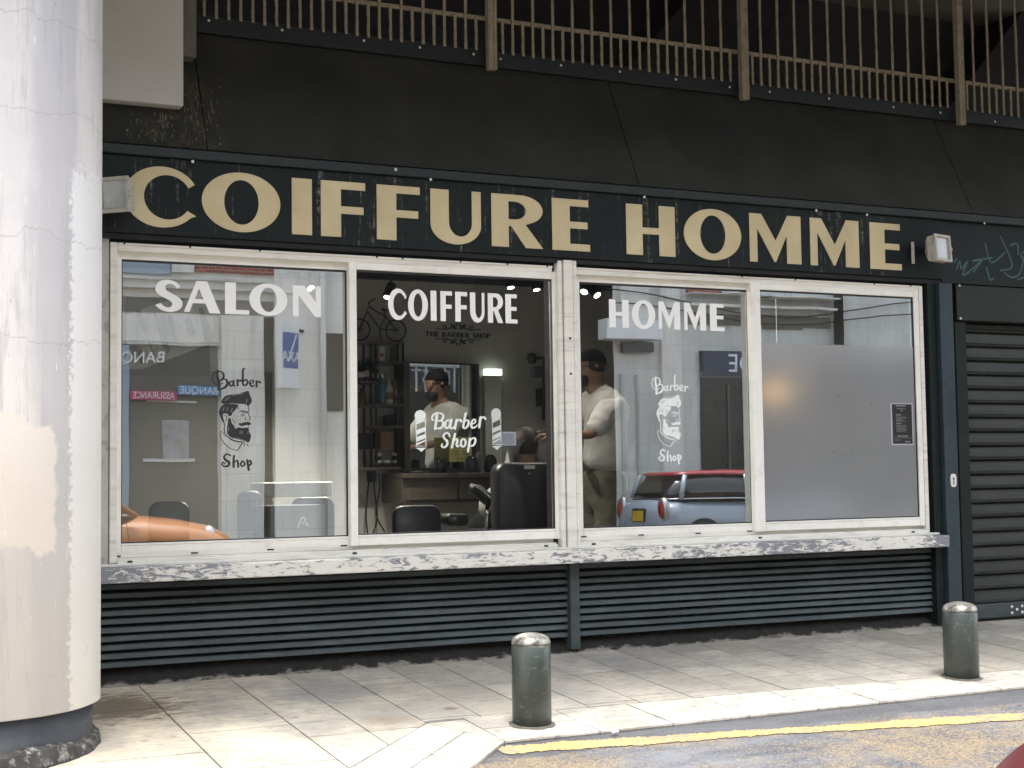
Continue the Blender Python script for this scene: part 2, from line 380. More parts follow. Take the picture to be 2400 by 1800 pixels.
def slab(poly, t, gap=.0034):
    """poly = corner list (x,y), shrunk by the joint"""
    cx_ = sum(p[0] for p in poly)/len(poly); cy_ = sum(p[1] for p in poly)/len(poly); q = []
    n = len(poly)
    for i in range(n):
        a, p_, c_ = Vector(poly[i-1]), Vector(poly[i]), Vector(poly[(i+1) % n])
        d1 = (p_-a).normalized(); d2 = (c_-p_).normalized(); n1_ = Vector((-d1.y, d1.x)); n2_ = Vector((-d2.y, d2.x))
        sgn = 1 if d1.x*d2.y-d1.y*d2.x > 0 else -1
        q.append(p_+(n1_+n2_)*sgn*gap/(1+n1_.dot(n2_)) if n1_.dot(n2_) > -.9 else p_)
    b0 = len(sv); lift = random.uniform(0, .0015)
    for p_ in q: sv.append((p_.x, p_.y, gz(p_.y)+.002+lift))
    for p_ in q: sv.append((p_.x, p_.y, gz(p_.y)-.02))
    sf.append(tuple(range(b0, b0+n))); tone.append(t)
    for i in range(n): sf.append((b0+i, b0+(i+1) % n, b0+n+(i+1) % n, b0+n+i)); tone.append(t)
def clip_poly(poly, a, b_, c_):     # keep a*x+b*y+c >= 0
    out = []
    for i in range(len(poly)):
        p_, q_ = poly[i], poly[(i+1) % len(poly)]
        dp, dq = a*p_[0]+b_*p_[1]+c_, a*q_[0]+b_*q_[1]+c_
        if dp >= 0: out.append(p_)
        if dp*dq < 0: t = dp/(dp-dq); out.append((p_[0]+(q_[0]-p_[0])*t, p_[1]+(q_[1]-p_[1])*t))
    return out
rs = random.Random(3)
xj = [-30, -6, -5.4, -4.8, -4.2, -3.6, -3.0, -2.39, -1.94, -1.67, -1.385, -1.106, -.831, -.562, -.29, 0.0, .27]
while xj[-1] < 30: xj.append(xj[-1]+(.275 if xj[-1] < 5 else 3.0))
for i in range(len(xj)-1):
    x0, x1 = xj[i], xj[i+1]
    cuts = [.03]; y = .03-rs.uniform(.2, .8)
    if i == 7: y = -.62
    if i == 6: y = -.55
    while y > -3.5: cuts.append(y); y -= rs.uniform(.45, .85)
    cuts.append(-4.0)
    for ya_, yb_ in zip(cuts, cuts[1:]):
        poly = [(x0, yb_), (x1, yb_), (x1, ya_), (x0, ya_)]
        if x1 <= -1.38: poly = clip_poly(poly, -1.045, 1, -.179)       # left of the bend the field ends at the turning course
        else: poly = clip_poly(poly, .02, 1, 1.257)                  # field ends at the kerb course
        if len(poly) > 2:
            slab(poly, rs.choice([0, .08, .2, .33, .48]) if x0 > -1.7 else rs.choice([.5, .58, .66]))
def course(x0, x1):
    return [(x0, kerb_y(x0)), (x1, kerb_y(x1)), (x1, -1.257-.02*x1), (x0, -1.257-.02*x0)]
x = -1.2
while x < 8:
    x1 = x+rs.uniform(.34, .46); mid = rs.uniform(.40, .52)
    p_ = course(x, x1)
    ml = (p_[0][1]*(1-mid)+p_[3][1]*mid); mr = (p_[1][1]*(1-mid)+p_[2][1]*mid)
    slab([p_[0], p_[1], (x1, mr), (x, ml)], rs.choice([.8, .9, 1.0]));  # kerb slabs paled so their colour carries the strong daylight there
    o_ = .14
    slab([(x, ml), (x1, mr), p_[2], p_[3]], rs.choice([.6, .75, .9])); x = x1
# the course that turns off toward the street on the left
Kd, Bd = Vector((-.675, -.738)), Vector((-.69, -.722)); K0, B0 = Vector((-1.2, -1.685)), Vector((-1.384, -1.268))
slab([tuple(K0), (-1.2, -1.2615), tuple(B0)], .9)
t_ = 0
for dt in (.40, .36, .42, .38, .4, .4):
    m0, m1 = (K0+Kd*t_)*.5+(B0+Bd*t_)*.5, (K0+Kd*(t_+dt))*.5+(B0+Bd*(t_+dt))*.5
    slab([tuple(K0+Kd*(t_+dt)), tuple(K0+Kd*t_), tuple(m0), tuple(m1)], rs.choice([.85, .95, 1.0]))  # turning course gets the same daylight paling in its tone
    slab([tuple(m1), tuple(m0), tuple(B0+Bd*t_), tuple(B0+Bd*(t_+dt))], rs.choice([.8, .9])); t_ += dt
me = bpy.data.meshes.new('pavement'); me.from_pydata(sv, [], sf)
at_ = me.attributes.new('tone', 'FLOAT', 'FACE'); at_.data.foreach_set('value', tone)
bm = bmesh.new(); bm.from_mesh(me); bmesh.ops.recalc_face_normals(bm, faces=bm.faces); bm.to_mesh(me); bm.free()
pav = bpy.data.objects.new('pavement', me); COL.objects.link(pav); me.materials.append(M_SLAB); tag(pav, kind='structure')
# yellow line, worn edges
k = NT('yellow_paint'); v = k.coord((1, 1, 1)); wn = k.noise(v, 30, 6, .75); wl = k.noise(k.coord((1, 1, 1), loc=(3, 0, 0)), 2.2, 3, .6)
msk = k.ramp(k.math('ADD', k.math('MULTIPLY', wn, .6), k.math('MULTIPLY', wl, .4)), [(.40, 0), (.56, .95)])
k.principled(k.mix(msk, k.mix(k.noise(v, 8, 4), (.42, .27, .055), (.54, .38, .11)), (.17, .15, .115)), .7, 0, wn, .3, .004)
M_YEL = k.m
yl = [gnd(1170, 1755), gnd(1300, 1744), gnd(1600, 1722), (gnd(1900, 1700)), gnd(2100, 1690), gnd(2400, 1672)]
rl = random.Random(5); pts = []
b = MB(); N = 420; vs = []
for i in range(N+1):
    t = i/N*1.35; xx = yl[0].x+(yl[-1].x-yl[0].x)*t; yy = yl[0].y+(yl[-1].y-yl[0].y)*t+.012*math.sin(t*5.3)+.006*math.sin(t*17)
    hw = .056+rl.uniform(-.010, .010)+.010*math.sin(t*9)+.006*math.sin(t*61)
    if i == 0: hw = .04
    for s_ in (-1, 1): vs.append((xx, yy+s_*hw, gz(yy+s_*hw)-.008))
b.add(vs, [(2*i, 2*i+2, 2*i+3, 2*i+1) for i in range(N)])
tag(b.build('road_marking', M_YEL), kind='structure')
# ================================================================== SHOP BUILDING SHELL
M_DARKGREEN = None
k = NT('fascia_green'); v = k.coord((1, 1, 1))
n1 = k.noise(v, 3, 5, .6); stv = k.noise(k.coord((26, 1, 1.3)), 1.0, 5, .75); stm = k.noise(k.coord((1.1, 1, .2), loc=(2, 0, 0)), 2.2, 3, .6)
c = k.mix(k.ramp(n1, [(.3, 0), (.7, 1)]), (.005, .0085, .0088), (.011, .0155, .015))
drip = k.ramp(k.math('ADD', k.math('MULTIPLY', stv, .72), k.math('MULTIPLY', stm, .28)), [(.54, 0), (.63, 1)])
brk = k.ramp(k.noise(k.coord((8, 1, 14)), 2.2, 5, .7), [(.45, 0), (.6, 1)])
c = k.mix(k.math('MULTIPLY', k.math('MULTIPLY', drip, brk), .6), c, (.30, .30, .27))
k.principled(c, .55, 0, n1, .05, .01, .18); M_FASC = k.m
M_TEAL = mat('teal_paint', (.020, .034, .042), .45, var=.35, scale=5, dirt=(.03, .045, .05), spec=.35)
M_TEALD = mat('dark_green_paint', (.008, .012, .012), .55, var=.3, scale=4, dirt=(.02, .026, .026), spec=.2)
M_BLACK = mat('black_gap', (.006, .006, .007), .8, var=.2)
k = NT('soffit_board'); v = k.coord((1, 1, 1)); n1 = k.noise(v, 2.0, 6, .65, .3); n2 = k.noise(v, 40, 3, .6)
c = k.mix(k.ramp(n1, [(.35, 0), (.7, 1)]), (.021, .0225, .0195), (.038, .0385, .032))
ptc = k.noise(k.coord((1.2, 1.2, .7), loc=(5.2, 0, 1)), 1.4, 5, .6, 1.2)
c = k.mix(k.ramp(ptc, [(.62, 0), (.68, .8)]), c, (.016, .026, .028))
X_ = k.sep(v); sx_ = k.math('ABSOLUTE', k.math('ADD', X_[0], 2.19)); sn = k.noise(k.coord((7, 7, 2.2)), 2.2, 7, .72)
stn_ = k.math('MULTIPLY', k.ramp(sx_, [(.1, 1), (.30, 0)]), k.ramp(k.math('ADD', sn, k.math('MULTIPLY', X_[2], -.35)), [(-.55, 1), (-.42, 0)]) if False else k.ramp(sn, [(.47, 0), (.60, 1)]))
c = k.mix(k.math('MULTIPLY', stn_, k.ramp(k.math('MULTIPLY', X_[2], .25), [(.755, 1), (.80, 0)])), c, (.062, .05, .034))
k.principled(c, .6, 0, n2, .04, .01, .22); M_SOFF = k.m
M_WALLW = mat('white_render', (.62, .61, .57), .8, var=.08, scale=2, dirt=(.35, .34, .30), dirt_amt=.5)
M_CONC = mat('concrete', (.30, .29, .27), .85, var=.25, scale=2, dirt=(.15, .14, .13))
M_DCONC = mat('dark_concrete', (.055, .054, .054), .85, var=.25, scale=1.5)
bld = thing('shop_building', 'dark fronted concrete building that houses the barber salon under its gallery', 'building')
# sloped soffit between gallery edge and fascia
YT, ZT, YB, ZB = .30, 3.36, -.05, 2.66
XL, XR = -8.0, 9.0
sb = MB()
seams = [-8.0, -2.055, .467, 2.99, 5.51, 9.0]
for a_, c_ in zip(seams, seams[1:]):
    sb.hexa([(a_+.003, YB, ZB), (c_-.003, YB, ZB), (c_-.003, YB+.05, ZB), (a_+.003, YB+.05, ZB), (a_+.003, YT, ZT), (c_-.003, YT, ZT), (c_-.003, YT+.05, ZT), (a_+.003, YT+.05, ZT)])
sb.build('soffit_panel', M_SOFF, bld)
MB().box(XL, XR, YT+.06, YT+.1, ZT-.4, ZT).build('soffit_backing', M_BLACK, bld)
# gallery edge angle, deck, dark recess behind railing, slab above
MB().box(XL, XR, YT-.03, YT+.05, 3.362, 3.46).build('gallery_edge', mat('edge_blue', (.002, .0055, .0075), .6, var=.3, scale=4), bld, .004)
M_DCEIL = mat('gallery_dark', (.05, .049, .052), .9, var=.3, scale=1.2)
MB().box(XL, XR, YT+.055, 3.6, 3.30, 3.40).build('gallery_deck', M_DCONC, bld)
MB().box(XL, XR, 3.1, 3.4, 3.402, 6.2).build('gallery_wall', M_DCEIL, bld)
gb = MB()
for xx, zz in ((1.2, 4.5), (4.5, 4.4)): gb.hexa([(xx, 2.6, 3.41), (xx+.9, 2.6, 3.41), (xx+.9, 3.09, 3.41), (xx, 3.09, 3.41), (xx+2.4, 2.6, 6.0), (xx+3.4, 2.6, 6.0), (xx+3.4, 3.09, 6.0), (xx+2.4, 3.09, 6.0)])
gb.build('gallery_brace', mat('gallery_brace', (.03, .03, .03), .9), bld)
OV = -2.4
MB().box(XL, XR, OV, OV+.3, 4.05, 5.197).build('added_beam', M_CONC, bld)  # unseen beam, added to hold skylight off the upper facade
MB().box(XL, XR, OV, 3.5, 5.2, 5.6).build('upper_slab', M_CONC, bld)
MB().box(XL, XR, OV+.1, 3.5, 5.605, 12).build('upper_wall', M_WALLW, bld)
# fascia band behind sign, side walls, jamb
ZF0, ZF1 = 2.212, 2.60
MB().box(XL, -2.62, -.06, .2, ZF0, ZF1+.03).build('fascia_return', M_TEALD, bld)
b = MB(); b.box(XL, -2.60, .0, .25, -.05, ZF0-.003); b.build('side_wall', M_WALLW, bld)
jb = MB().box(-2.60, -2.535, -.015, .12, .58, ZF0-.004).build('jamb', mat('old_jamb', (.40, .39, .36), .7, var=.2, scale=5, dirt=(.04, .04, .04), dirt_amt=.8), bld)
MB().box(-2.535, 2.60, .0, .12, 2.170, ZF0).build('shutter_slot', M_BLACK, bld)
# white wall box upper left
x1 = P(430, 120, -.02).x; zb_ = P(430, 249, -.02).z
wb = MB().box(-3.6, x1, -.02, .42, zb_, 3.9).build('ceiling_box', mat('box_white', (.42, .41, .385), .75, var=.06, scale=1.5, dirt=(.33, .32, .29), dirt_amt=.4), bld, .004)
x2 = P(455, 100, .15).x
MB().box(x1+.012, x2, .10, .24, P(455, 140, .15).z, 3.9).build('box_return', mat('grey_brown', (.10, .095, .085), .8), bld)
# bird-dropping streaks below the box (thin crusts standing proud of the boards)
rd = random.Random(11); db = MB()
def soff(x, t): return (x, YB+(YT-YB)*t-.004, ZB+(ZT-ZB)*t)
for i in range(150):
    g = rd.random()
    if g < .55: cx_, t0 = rd.gauss(-2.08, .07), rd.uniform(.02, .55)
    else: cx_, t0 = rd.gauss(-2.33, .09), rd.uniform(.02, .26)
    if t0 > .25 and cx_ < -2.15: continue
    wdt = rd.uniform(.001, .0045)*(1+.8*(rd.random() > .85)); ln = rd.uniform(.004, .03)*(1+1.2*(rd.random() > .85))
    p0, p1 = soff(cx_, t0), soff(cx_+rd.uniform(-.006, .006), t0+ln/.78)
    db.add([(p0[0]-wdt/2, p0[1], p0[2]), (p0[0]+wdt/2, p0[1], p0[2]), (p1[0]+wdt/2, p1[1], p1[2]), (p1[0]-wdt/2, p1[1], p1[2])], [(0, 1, 2, 3)])
tag(db.build('dropping_streaks', mat('guano', (.16, .15, .125), .9, var=.6, scale=30), bld), kind='stuff')
M_RIVET = mat('rivet_white', (.6, .6, .58), .5)
# ================================================================== FASCIA SIGN
sign = thing('fascia_sign', 'long dark green shop sign with thirteen tan capital letters above the windows', 'sign', (0, -.06, ZF0))
XS0, XS1 = -2.615, 2.70
MB().box(XS0, XS1, -.06, -.02, ZF0, 2.598).build('sign_board', M_FASC, sign, .002)
MB().box(XS0, 9.0, -.085, -.02, 2.600, 2.648).build('top_strip', mat('strip_teal', (.006, .0125, .0135), .6, var=.3, scale=6), sign, .004)
MB().box(XS0, XS1, -.045, .0, ZF0-.028, ZF0-.002).build('bottom_lip', M_BLACK, sign)
k = NT('tan_letter'); v = k.coord((1, 1, 1)); n1 = k.noise(v, 4, 4); n2 = k.noise(k.coord((22, 1, 3)), 2, 5, .7)
c = k.mix(k.ramp(n1, [(.3, 0), (.7, 1)]), (.46, .385, .225), (.56, .475, .295))
c = k.mix(k.ramp(n2, [(.64, 0), (.74, .5)]), c, (.25, .20, .12)); k.principled(c, .55, 0, n1, .04, .01, .3); M_TAN = k.m
SL = [('C', 291, 460, 455), ('O', 473, 657, 470), ('I', 684, 731, 483), ('F', 752, 856, 490), ('F', 883, 984, 500), ('U', 1009, 1127, 510), ('R', 1152, 1272, 521), ('E', 1294, 1382, 530),
      ('H', 1468, 1582, 550), ('O', 1603, 1737, 555), ('M', 1757, 1877, 562), ('M', 1899, 2013, 572), ('E', 2039, 2112, 580)]
for i, (ch, a_, b_, yy) in enumerate(SL):
    z0, z1 = 2.2535, 2.5475
    letter(ch, P(a_, yy, -.063).x, P(b_, yy, -.063).x, z0, z1, -.0605, .004, M_TAN, sign)
rv = MB()
for px, py in ((452, 378), (928, 397), (1010, 420), (1511, 461), (1914, 493), (2033, 503), (2308, 523)):
    p_ = P(px, py, -.09); MB().lathe([(.0, -.006), (.006, -.004), (.009, 0)], (p_.x, p_.y+.004, p_.z), 10, 'y').build('rivet', M_RIVET, sign)

# continuing board to the right, with scratched tag
rb = thing('fascia_board', 'plain dark board with scratched teal graffiti, right of the tan lettering', 'sign board', (2.75, -.05, ZF0))
MB().box(XS1+.004, 9.0, -.05, -.01, ZF0-.02, 2.597).build('board', M_TEALD, rb, .002)
gr = [[(2237, 614), (2243, 606)], [(2242, 630), (2249, 612), (2253, 630), (2268, 612), (2257, 646), (2300, 610), (2279, 612), (2325, 604)], [(2309, 572), (2323, 615), (2355, 592)],
      [(2345, 555), (2372, 622), (2345, 634)], [(2312, 628), (2320, 655), (2328, 652)], [(2354, 640), (2372, 650), (2390, 640), (2400, 600)], [(2281, 637), (2300, 612)], [(2368, 575), (2384, 572), (2386, 597)], [(2400, 590), (2392, 596), (2398, 612)], [(2386, 655), (2400, 650)]]
strokes('graffiti', [([((P(a_, b_, -.05).x), P(a_, b_, -.05).z) for a_, b_ in g], .011) for g in gr], lambda p: p, -.0505, .0006, mat('scratch_teal', (.035, .085, .085), .7, var=.6, scale=40), rb)
# ================================================================== GALLERY RAILING
M_RAIL = mat('railing_paint', (.22, .19, .135), .6, var=.3, scale=14, dirt=(.10, .075, .05), dirt_amt=.8, bump=.3, spec=.3)
rail = thing('gallery_railing', 'tan painted steel railing of alternating long and short bars above the shop sign', 'railing', (0, .27, 3.44))
posts = [-2.083, -.337, 1.408, 3.174, 4.92]
for i, x in enumerate(posts):
    if i == 0: continue
    MB().box(x-.030, x+.002, .205, .25, 3.325, 5.19).box(x+.006, x+.028, .212, .25, 3.327, 5.19).build('post', M_RAIL, rail, .002)
MB().box(posts[0]+.02, 4.94, .262, .284, 3.628, 3.652).build('bottom_rail', M_RAIL, rail, .003)  # lower rail
MB().box(posts[0]+.02, 4.94, .255, .291, 4.40, 4.45).build('top_rail', M_RAIL, rail, .003)
def wob(x, z0, z1, s):
    r_ = random.Random(s); b = MB(); N = 7
    pts = [(x+r_.uniform(-.0012, .0012), .262+r_.uniform(-.001, .001), z0+(z1-z0)*i/N) for i in range(N+1)]
    vs = []; fs = []
    for p_ in pts:
        h = .0078+r_.uniform(-.001, .001); vs += [(p_[0]-h, p_[1]-.008, p_[2]), (p_[0]+h, p_[1]-.008, p_[2]), (p_[0]+h, p_[1]+.0, p_[2]), (p_[0]-h, p_[1]+.0, p_[2])]
    for i in range(N):
        for q in range(4): fs.append((4*i+q, 4*i+(q+1) % 4, 4*i+4+(q+1) % 4, 4*i+4+q))
    fs += [(3, 2, 1, 0), (4*N, 4*N+1, 4*N+2, 4*N+3)]
    return b.add(vs, fs)
shortm = [wob(0, 3.442, 3.635, 20+i).build('short_bar', M_RAIL, rail) for i in range(1)][0]
longm = wob(0, 3.44, 4.41, 40).build('long_bar', M_RAIL, rail)
firsts = {'s': False, 'l': False}
for bi, px_ in enumerate(posts[:-1]):
    for j in range(25):
        x = px_+.084+j*.0663*(1.745 if bi < 2 else 1.76)/1.76
        kind_ = 's' if (j % 2 == 0) else 'l'
        src = shortm if kind_ == 's' else longm
        if x > 4.88: continue
        if not firsts[kind_]: o = src; firsts[kind_] = True
        else: o = src.copy(); COL.objects.link(o)
        o.location.x = x; o.location.z = random.uniform(-.004, .004)
rv = MB()
for px, py in ((489, 48), (661, 70), (853, 95), (984, 111), (1110, 127), (1173, 138), (1315, 153), (1453, 168), (1584, 186), (1710, 204), (1804, 215), (1943, 231), (2094, 251), (2204, 264), (2332, 285)):
    p_ = P(px, py, .268); MB().lathe([(0, -.006), (.006, -.004), (.008, 0)], (p_.x, p_.y, p_.z), 8, 'y').build('bolt', M_RIVET, rail)

# ================================================================== WINDOWS
M_ALU = mat('white_aluminium', (.74, .725, .67), .42, var=.07, scale=3, dirt=(.40, .37, .31), dirt_amt=.35, bump=.03, stretch=(1, 1, 1))
M_ALU2 = mat('grimy_aluminium', (.66, .64, .58), .5, var=.12, scale=5, dirt=(.30, .27, .22), dirt_amt=.6, bump=.05, stretch=(.3, 1, 3))
M_GASK = mat('rubber_gasket', (.012, .012, .014), .6, var=.1)
M_GLASS = glass_mat('pane_glass')
M_VINW = mat('white_vinyl', (.78, .78, .76), .45, var=.03, scale=3, bump=.0)
M_VINK = mat('black_vinyl', (.012, .012, .014), .5, var=.1, bump=.0)
def rect(TL, BL, TR, BR, Y):
    a, b_, c_, d = P(*TL, Y), P(*BL, Y), P(*TR, Y), P(*BR, Y)
    return (a.x+b_.x)/2, (c_.x+d.x)/2, (b_.z+d.z)/2, (a.z+c_.z)/2
fr = thing('window_frame', 'white aluminium outer window frame with central post holding four sliding panes', 'window frame', (0, 0, .58))
FX0, FX1, FZ0, FZ1 = -2.530, 2.566, .595, 2.168
PX0, PX1 = -.075, .045
MB().box(FX0, FX0+.035, -.025, .075, FZ0, FZ1).build('side_member', M_ALU2, fr, .003)
MB().box(FX1-.03, FX1, -.025, .075, FZ0, FZ1).build('side_member', M_ALU2, fr, .003)
for x0, x1 in ((FX0+.036, PX0-.021), (PX1+.002, FX1-.031)):
    MB().box(x0, x1, -.02, .075, FZ1-.040, FZ1).box(x0, x1, -.028, -.0205, FZ1-.012, FZ1-.001).build('head_member', M_ALU2, fr, .002)
    MB().box(x0, x1, -.022, .075, FZ0, FZ0+.022).box(x0, x1, -.045, -.0225, FZ0-.004, FZ0+.014).box(x0, x1, .012, .022, FZ0+.0225, FZ0+.05).build('track_sill', M_ALU2, fr, .002)
b = MB().box(PX0, PX0+.028, -.05, .09, FZ0-.02, 2.196).box(PX0+.033, PX0+.09, -.062, .09, FZ0-.02, 2.20).box(PX0+.095, PX1, -.05, .09, FZ0-.02, 2.20)
b.build('centre_post', M_ALU2, fr, .003)
MB().box(PX0-.02, PX0-.001, .0, .09, FZ0, FZ1).build('post_gap', M_BLACK, fr)
mk = MB()
for px, py in ((1336, 793), (1338, 876)):
    p_ = P(px, py, -.0635); mk.lathe([(0, -.002), (.007, -.0015), (.007, .0005)], (p_.x, p_.y, p_.z), 7, 'y')
mk.build('screw_hole', M_BLACK, fr)
dr = MB()
for px, py in ((274, 1304), (456, 1296), (634, 1288), (806, 1279), (1503, 1254), (1636, 1250), (1757, 1245), (1368, 1258)):
    p_ = P(px, py, -.012); dr.box(p_.x-.018, p_.x+.018, -.0135, -.0115, p_.z-.004, p_.z+.004)
for px, py in ((303, 1307), (829, 1283), (1388, 1260), (1778, 1248), (1277, 1264), (2136, 1237)):
    p_ = P(px, py, -.03); dr.box(p_.x-.012, p_.x+.012, -.0475, -.044, FZ0+.002, FZ0+.012)
dr.build('drain_slot', M_GASK, fr)
sk = MB()
for px, py in ((292, 572), (446, 583), (610, 592), (884, 613), (944, 611), (1080, 618), (1190, 623), (1283, 628), (1740, 651), (1865, 659), (2050, 668), (2135, 673)):
    p_ = P(px, py, -.03); sk.lathe([(0, -.004), (.006, -.002), (.006, .001)], (p_.x, -.028, FZ1-.004), 7, 'y')
sk.build('frame_screw', M_GASK, fr)
GY = {}
def sash(label, glass, outer, Y, th):
    t = thing('sliding_window', label, 'window', ((outer[0]+outer[1])/2, Y, outer[2]), 'sliding windows of the salon front')
    gx0, gx1, gz0, gz1 = glass; ox0, ox1, oz0, oz1 = outer; y0, y1 = Y-.016, Y+th
    b = MB().box(ox0, gx0, y0, y1, oz0, oz1).box(gx1, ox1, y0, y1, oz0, oz1)
    b.box(gx0+.0005, gx1-.0005, y0+.002, y1, gz1, oz1-.001).box(gx0+.0005, gx1-.0005, y0+.002, y1, oz0+.001, gz0-.012)
    b.box(gx0+.0005, gx1-.0005, y0+.0, y1, gz0-.0115, gz0)
    b.build('sash_frame', M_ALU, t, .0025)
    g = .006
    MB().box(gx0+.0003, gx0+g, Y-.006, Y+.012, gz0+.0003, gz1-.0003).box(gx1-g, gx1-.0003, Y-.006, Y+.012, gz0+.0003, gz1-.0003).box(gx0+g+.0002, gx1-g-.0002, Y-.006, Y+.012, gz0+.0003, gz0+g).box(gx0+g+.0002, gx1-g-.0002, Y-.006, Y+.012, gz1-g-.004, gz1-.0003).build('gasket', M_GASK, t)
    MB().add([(gx0+.001, Y, gz0+.001), (gx1-.001, Y, gz0+.001), (gx1-.001, Y, gz1-.001), (gx0+.001, Y, gz1-.001)], [(0, 1, 2, 3)]).build('glass_pane', M_GLASS, t)
    return t
G2 = rect((834.5, 632.5), (835, 1254), (1291.5, 655.6), (1298, 1237.7), 0); G4 = rect((1777, 680), (1790, 1223), (2136.7, 696.4), (2152, 1213), 0)
G1 = rect((284, 605.5), (282, 1276.7), (812, 637), (815, 1260), .035); G3 = rect((1355.8, 661), (1364, 1233.4), (1752, 679.6), (1764.5, 1225.5), .035)
zO0, zO1 = FZ0+.024, FZ1-.032
o2 = (P(817.6, 950, 0).x, P(1309, 900, 0).x-.002, zO0+.018, zO1+.0); o4 = (P(1761, 950, 0).x, FX1-.032, zO0+.018, zO1)
G2 = (G2[0], G2[1], (G2[2]+G4[2])/2, (G2[3]+G4[3])/2); G4 = (G4[0], G4[1], G2[2], G2[3]); G1 = (G1[0], G1[1], (G1[2]+G3[2])/2, (G1[3]+G3[3])/2); G3 = (G3[0], G3[1], G1[2], G1[3])
w1 = sash('sliding window lettered SALON with a black bearded head sticker beside the round column', G1, (FX0+.037, o2[0]+.05, zO0-.0, zO1-.0005), .035, .03)
w2 = sash('sliding window lettered COIFFURE with white barber poles, barber chair seen behind it', G2, o2, -.005, .03)
w3 = sash('sliding window lettered HOMME with a white bearded head sticker', G3, (PX1+.002, o4[0]+.05, zO0, zO1-.0005), .035, .03)
w4 = sash('sliding window with grey frosted film over its lower part and a black price list', G4, o4, -.005, .03)
print('G', G1, G2, G3, G4)
Y1, Y2 = .0345, -.0055
def word(t, items, zt, zb, Y):
    for ch, a_, b_, yy in items: letter(ch, P(a_, yy, Y).x, P(b_, yy, Y).x, zb, zt, Y, .0008, M_VINW, t)
ox, sc = 270, 7.373
word(w1, [('S', 363.2, 427.7, 690), ('A', 431, 516.6, 697), ('L', 527.3, 583.7, 700), ('O', 584.2, 673.3, 703), ('N', 686.4, 752, 707)], P(540, 662, Y1).z, P(540, 736, Y1).z, Y1)
q = lambda v: 800+v/3.687
word(w2, [(c_, q(a_), q(b_), 720) for c_, a_, b_ in (('C', 405, 568), ('O', 577, 748), ('I', 772, 822), ('F', 857, 957), ('F', 985, 1087), ('U', 1113, 1237), ('R', 1267, 1397), ('E', 1418, 1520))], P(q(797), 600+300/3.687, Y2).z, P(q(797), 600+559/3.687, Y2).z, Y2)
q3 = lambda v: 1300+v/4.424
word(w3, [(c_, q3(a_), q3(b_), 740) for c_, a_, b_ in (('H', 565, 768), ('O', 800, 1043), ('M', 1078, 1300), ('M', 1343, 1568), ('E', 1610, 1757))], P(q3(665), 600+452/4.424, Y1).z, P(q3(665), 600+742/4.424, Y1).z, Y1)
# --- lobster-like brush script, in crop pixels of the photograph (scale 6.637, origin 940,850)
def pxmap(ox, oy, sc, Y): return lambda p: (lambda v: (v.x, v.z))(P(ox+p[0]/sc, oy+p[1]/sc, Y))
bar = [([(505, 895), (480, 870), (500, 815), (565, 782), (640, 800), (655, 850), (620, 900), (560, 905)], [22, 26, 26, 22, 26, 34, 30, 14]),
       ([(560, 815), (545, 920), (530, 1030)], [40, 40, 36]),
       ([(570, 905), (640, 910), (655, 960), (620, 1015), (555, 1022)], [16, 24, 36, 34, 22]),
       ([(760, 905), (720, 895), (690, 940), (690, 1000), (725, 1020), (760, 960)], [24, 22, 34, 34, 26, 22]),
       ([(785, 890), (765, 970), (775, 1018), (810, 1015), (845, 975)], [34, 36, 34, 24, 18]),
       ([(865, 890), (850, 960), (838, 1025)], [36, 36, 34]), ([(858, 930), (890, 895), (925, 890), (935, 915)], [20, 24, 26, 30]),
       ([(1005, 790), (985, 890), (965, 1000)], [34, 36, 34]), ([(975, 940), (1020, 895), (1050, 920), (1035, 985), (990, 1022), (962, 1005)], [18, 24, 34, 34, 28, 24]),
       ([(1105, 955), (1150, 935), (1155, 890), (1120, 890), (1092, 950), (1105, 1010), (1150, 1005), (1185, 970)], [18, 20, 24, 24, 34, 34, 24, 16]),
       ([(1235, 850), (1225, 930), (1215, 1005)], [34, 36, 34]), ([(1228, 895), (1260, 855), (1295, 848), (1310, 875)], [20, 24, 28, 32])]
shp = [([(755, 1145), (740, 1100), (690, 1098), (660, 1140), (680, 1185), (715, 1220), (715, 1280), (670, 1318), (632, 1300), (640, 1265)], [26, 24, 26, 32, 34, 36, 34, 28, 26, 24]),
       ([(840, 1110), (815, 1210), (790, 1320)], [34, 34, 32]), ([(805, 1245), (850, 1190), (878, 1205), (865, 1270), (880, 1305), (915, 1285)], [18, 24, 32, 32, 26, 18]),
       ([(985, 1190), (950, 1195), (930, 1250), (945, 1300), (985, 1300), (1005, 1250), (995, 1200), (985, 1192)], [22, 26, 32, 30, 26, 30, 28, 22]),
       ([(1070, 1185), (1058, 1280), (1040, 1380)], [34, 36, 34]), ([(1062, 1240), (1100, 1185), (1145, 1175), (1155, 1225), (1125, 1285), (1075, 1295)], [18, 22, 30, 34, 30, 22])]
m2 = pxmap(940, 850, 6.637, Y2)
M_VING = mat('frost_white_vinyl', (.70, .74, .71), .5, var=.03, bump=0)
strokes('script_word', bar, m2, Y2, .0006, M_VING, w2); strokes('script_word', shp, m2, Y2, .0006, M_VING, w2)
